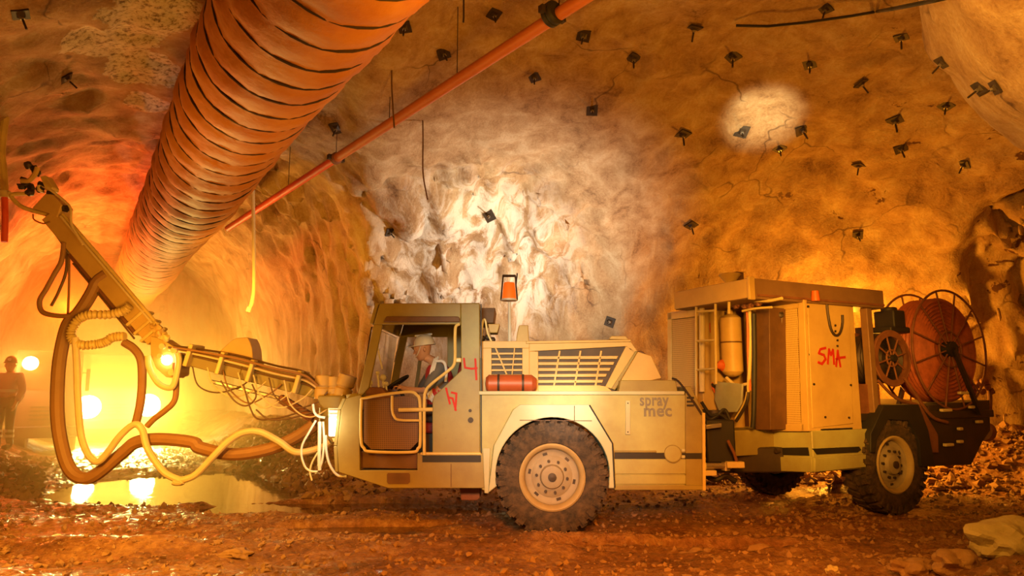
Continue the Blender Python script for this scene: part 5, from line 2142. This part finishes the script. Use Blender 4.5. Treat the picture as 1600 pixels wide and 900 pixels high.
FWD = V((.536, -.844, 0))
RZ = math.atan2(.536, .844)
LA = V((-11.93, 19.5, 1.02))
LB = LA + V((.844, .536, .02)) * 1.5
lc_ = (LA + LB) / 2 - FWD * .14
tr_ = far_vehicle('mine_truck', 'truck facing the camera down the drift with two blazing headlights', 'truck', lc_.x, lc_.y, 2.1, 2.5,
                  [(lc_.x - .75, LA.z, .32, 'headlight', 'headlight'), (lc_.x + .75, LB.z, .32, 'headlight', 'headlight')], 2.8, 3.6)
tr_.rotation_euler.z = RZ
UY = 15.6
UA = W(47, 568, UY)
ux, uy = UA.x + .36, UA.y + .14
uv_ = far_vehicle('utility_vehicle', 'hazy vehicle with a white lamp and a lit amber beacon at the far left', 'vehicle', ux, uy, 1.3, 2.35,
                  [(ux - .36, UA.z, .15, 'headlight', 'roof_lamp')], .8, 2.1)
uv_.rotation_euler.z = RZ
mb = MB()
mb.lathe([(.05, 0), (.05, .1), (.075, .1), (.07, .22), (.03, .26), (0, .26)], (ux + .12, uy + .5, world_loc(uv_).z + 2.33), (0, 0, 1), 16)
mb.build('beacon', M['amberfar'], uv_)
# ------------------------------------------------------------------ single rocks
def rock(name, px, py, Y, r, sc, m, label, seed):
    p = W(px, py, Y)
    p.z = fz(p.x, p.y) + r * sc[2] * .45
    mb = MB()
    mb.blob(p, r, 4, seed, .32, sc)
    o = mb.build(name, M[m], None, 0, 24)
    return tag(o, label, 'rock')


rock('boulder', 1592, 852, 5.75, .30, (1.15, .7, .58), 'boulder', 'big pale boulder lying at the lower right corner', 4)
rock('rock', 92, 828, 7.3, .075, (1.2, .8, .6), 'white', 'small white stone on the mud at the lower left', 5)
rock('rock', 1085, 842, 6.75, .11, (1.2, .8, .7), 'rubble', 'lump of rock at the edge of the rut below the rear chassis', 6)
rock('rock', 372, 850, 6.6, .10, (1.3, .9, .5), 'rubble', 'brown stone in the shallow water at the lower left', 9)
rock('rock', 1300, 882, 5.9, .05, (1.1, .9, .8), 'boulder', 'small tan stone on the red mud at the bottom edge', 10)
rock('rock', 1425, 890, 5.75, .13, (1.3, .8, .6), 'rubble', 'dark angular stone second to the left from the pale boulder', 12)
rock('rock', 1492, 893, 5.6, .14, (1.2, .9, .7), 'rubble', 'dark rock next to the pale boulder, at the bottom edge', 13)
rock('rock', 1190, 843, 6.8, .10, (1.4, .8, .6), 'rubble', 'flat stone on the mud ridge in front of the rear wheels', 14)

# ------------------------------------------------------------------ haze round the headlights
m = bpy.data.materials.new('spray_haze')
m.use_nodes = True
nt = m.node_tree
nt.nodes.clear()
out = nt.nodes.new('ShaderNodeOutputMaterial')
pv = nt.nodes.new('ShaderNodeVolumeScatter')
pv.inputs['Color'].default_value = (1, .56, .17, 1)
pv.inputs['Anisotropy'].default_value = .35
tc = nt.nodes.new('ShaderNodeTexCoord')
ln = nt.nodes.new('ShaderNodeVectorMath')
ln.operation = 'LENGTH'
nt.links.new(tc.outputs['Object'], ln.inputs[0])
fo = ramp(nt, ln.outputs['Value'], [(.25, (1, 1, 1)), (1.0, (0, 0, 0))])
nt.links.new(math_node(nt, 'MULTIPLY', fo.outputs[0], HAZE), pv.inputs['Density'])
nt.links.new(pv.outputs[0], out.inputs['Volume'])
hz = MB()
hz.blob((0, 0, 0), 1, 3, 1, 0)
ho = hz.build('haze', m)
ho.location = W(190, 620, 15.0)
ho.rotation_euler = (0, 0, math.atan2(.536, .844))
ho.scale = (4.8, 9.2, 4.2)
tag(ho, 'warm haze hanging in the drift around the headlights', 'haze', kind='stuff')

# ------------------------------------------------------------------ lights
def light(name, kind, loc, power, col, size=.15, target=None, angle=60, blend=.5):
    ld = bpy.data.lights.new(name, kind)
    ld.energy = power
    ld.color = col
    ld.shadow_soft_size = size
    o = bpy.data.objects.new(name, ld)
    COL.objects.link(o)
    o.location = loc
    if kind == 'SPOT':
        ld.spot_size = math.radians(angle)
        ld.spot_blend = blend
    if target is not None:
        o.rotation_euler = (V(target) - V(loc)).to_track_quat('-Z', 'Y').to_euler()
    return o


OR, WM, YL = (1, .30, .02), (1, .88, .70), (1, .62, .2)
exec_lights()

wd = bpy.data.worlds.new('world')
SC.world = wd
wd.use_nodes = True
wd.node_tree.nodes['Background'].inputs[0].default_value = (.02, .008, .002, 1)
wd.node_tree.nodes['Background'].inputs[1].default_value = 1
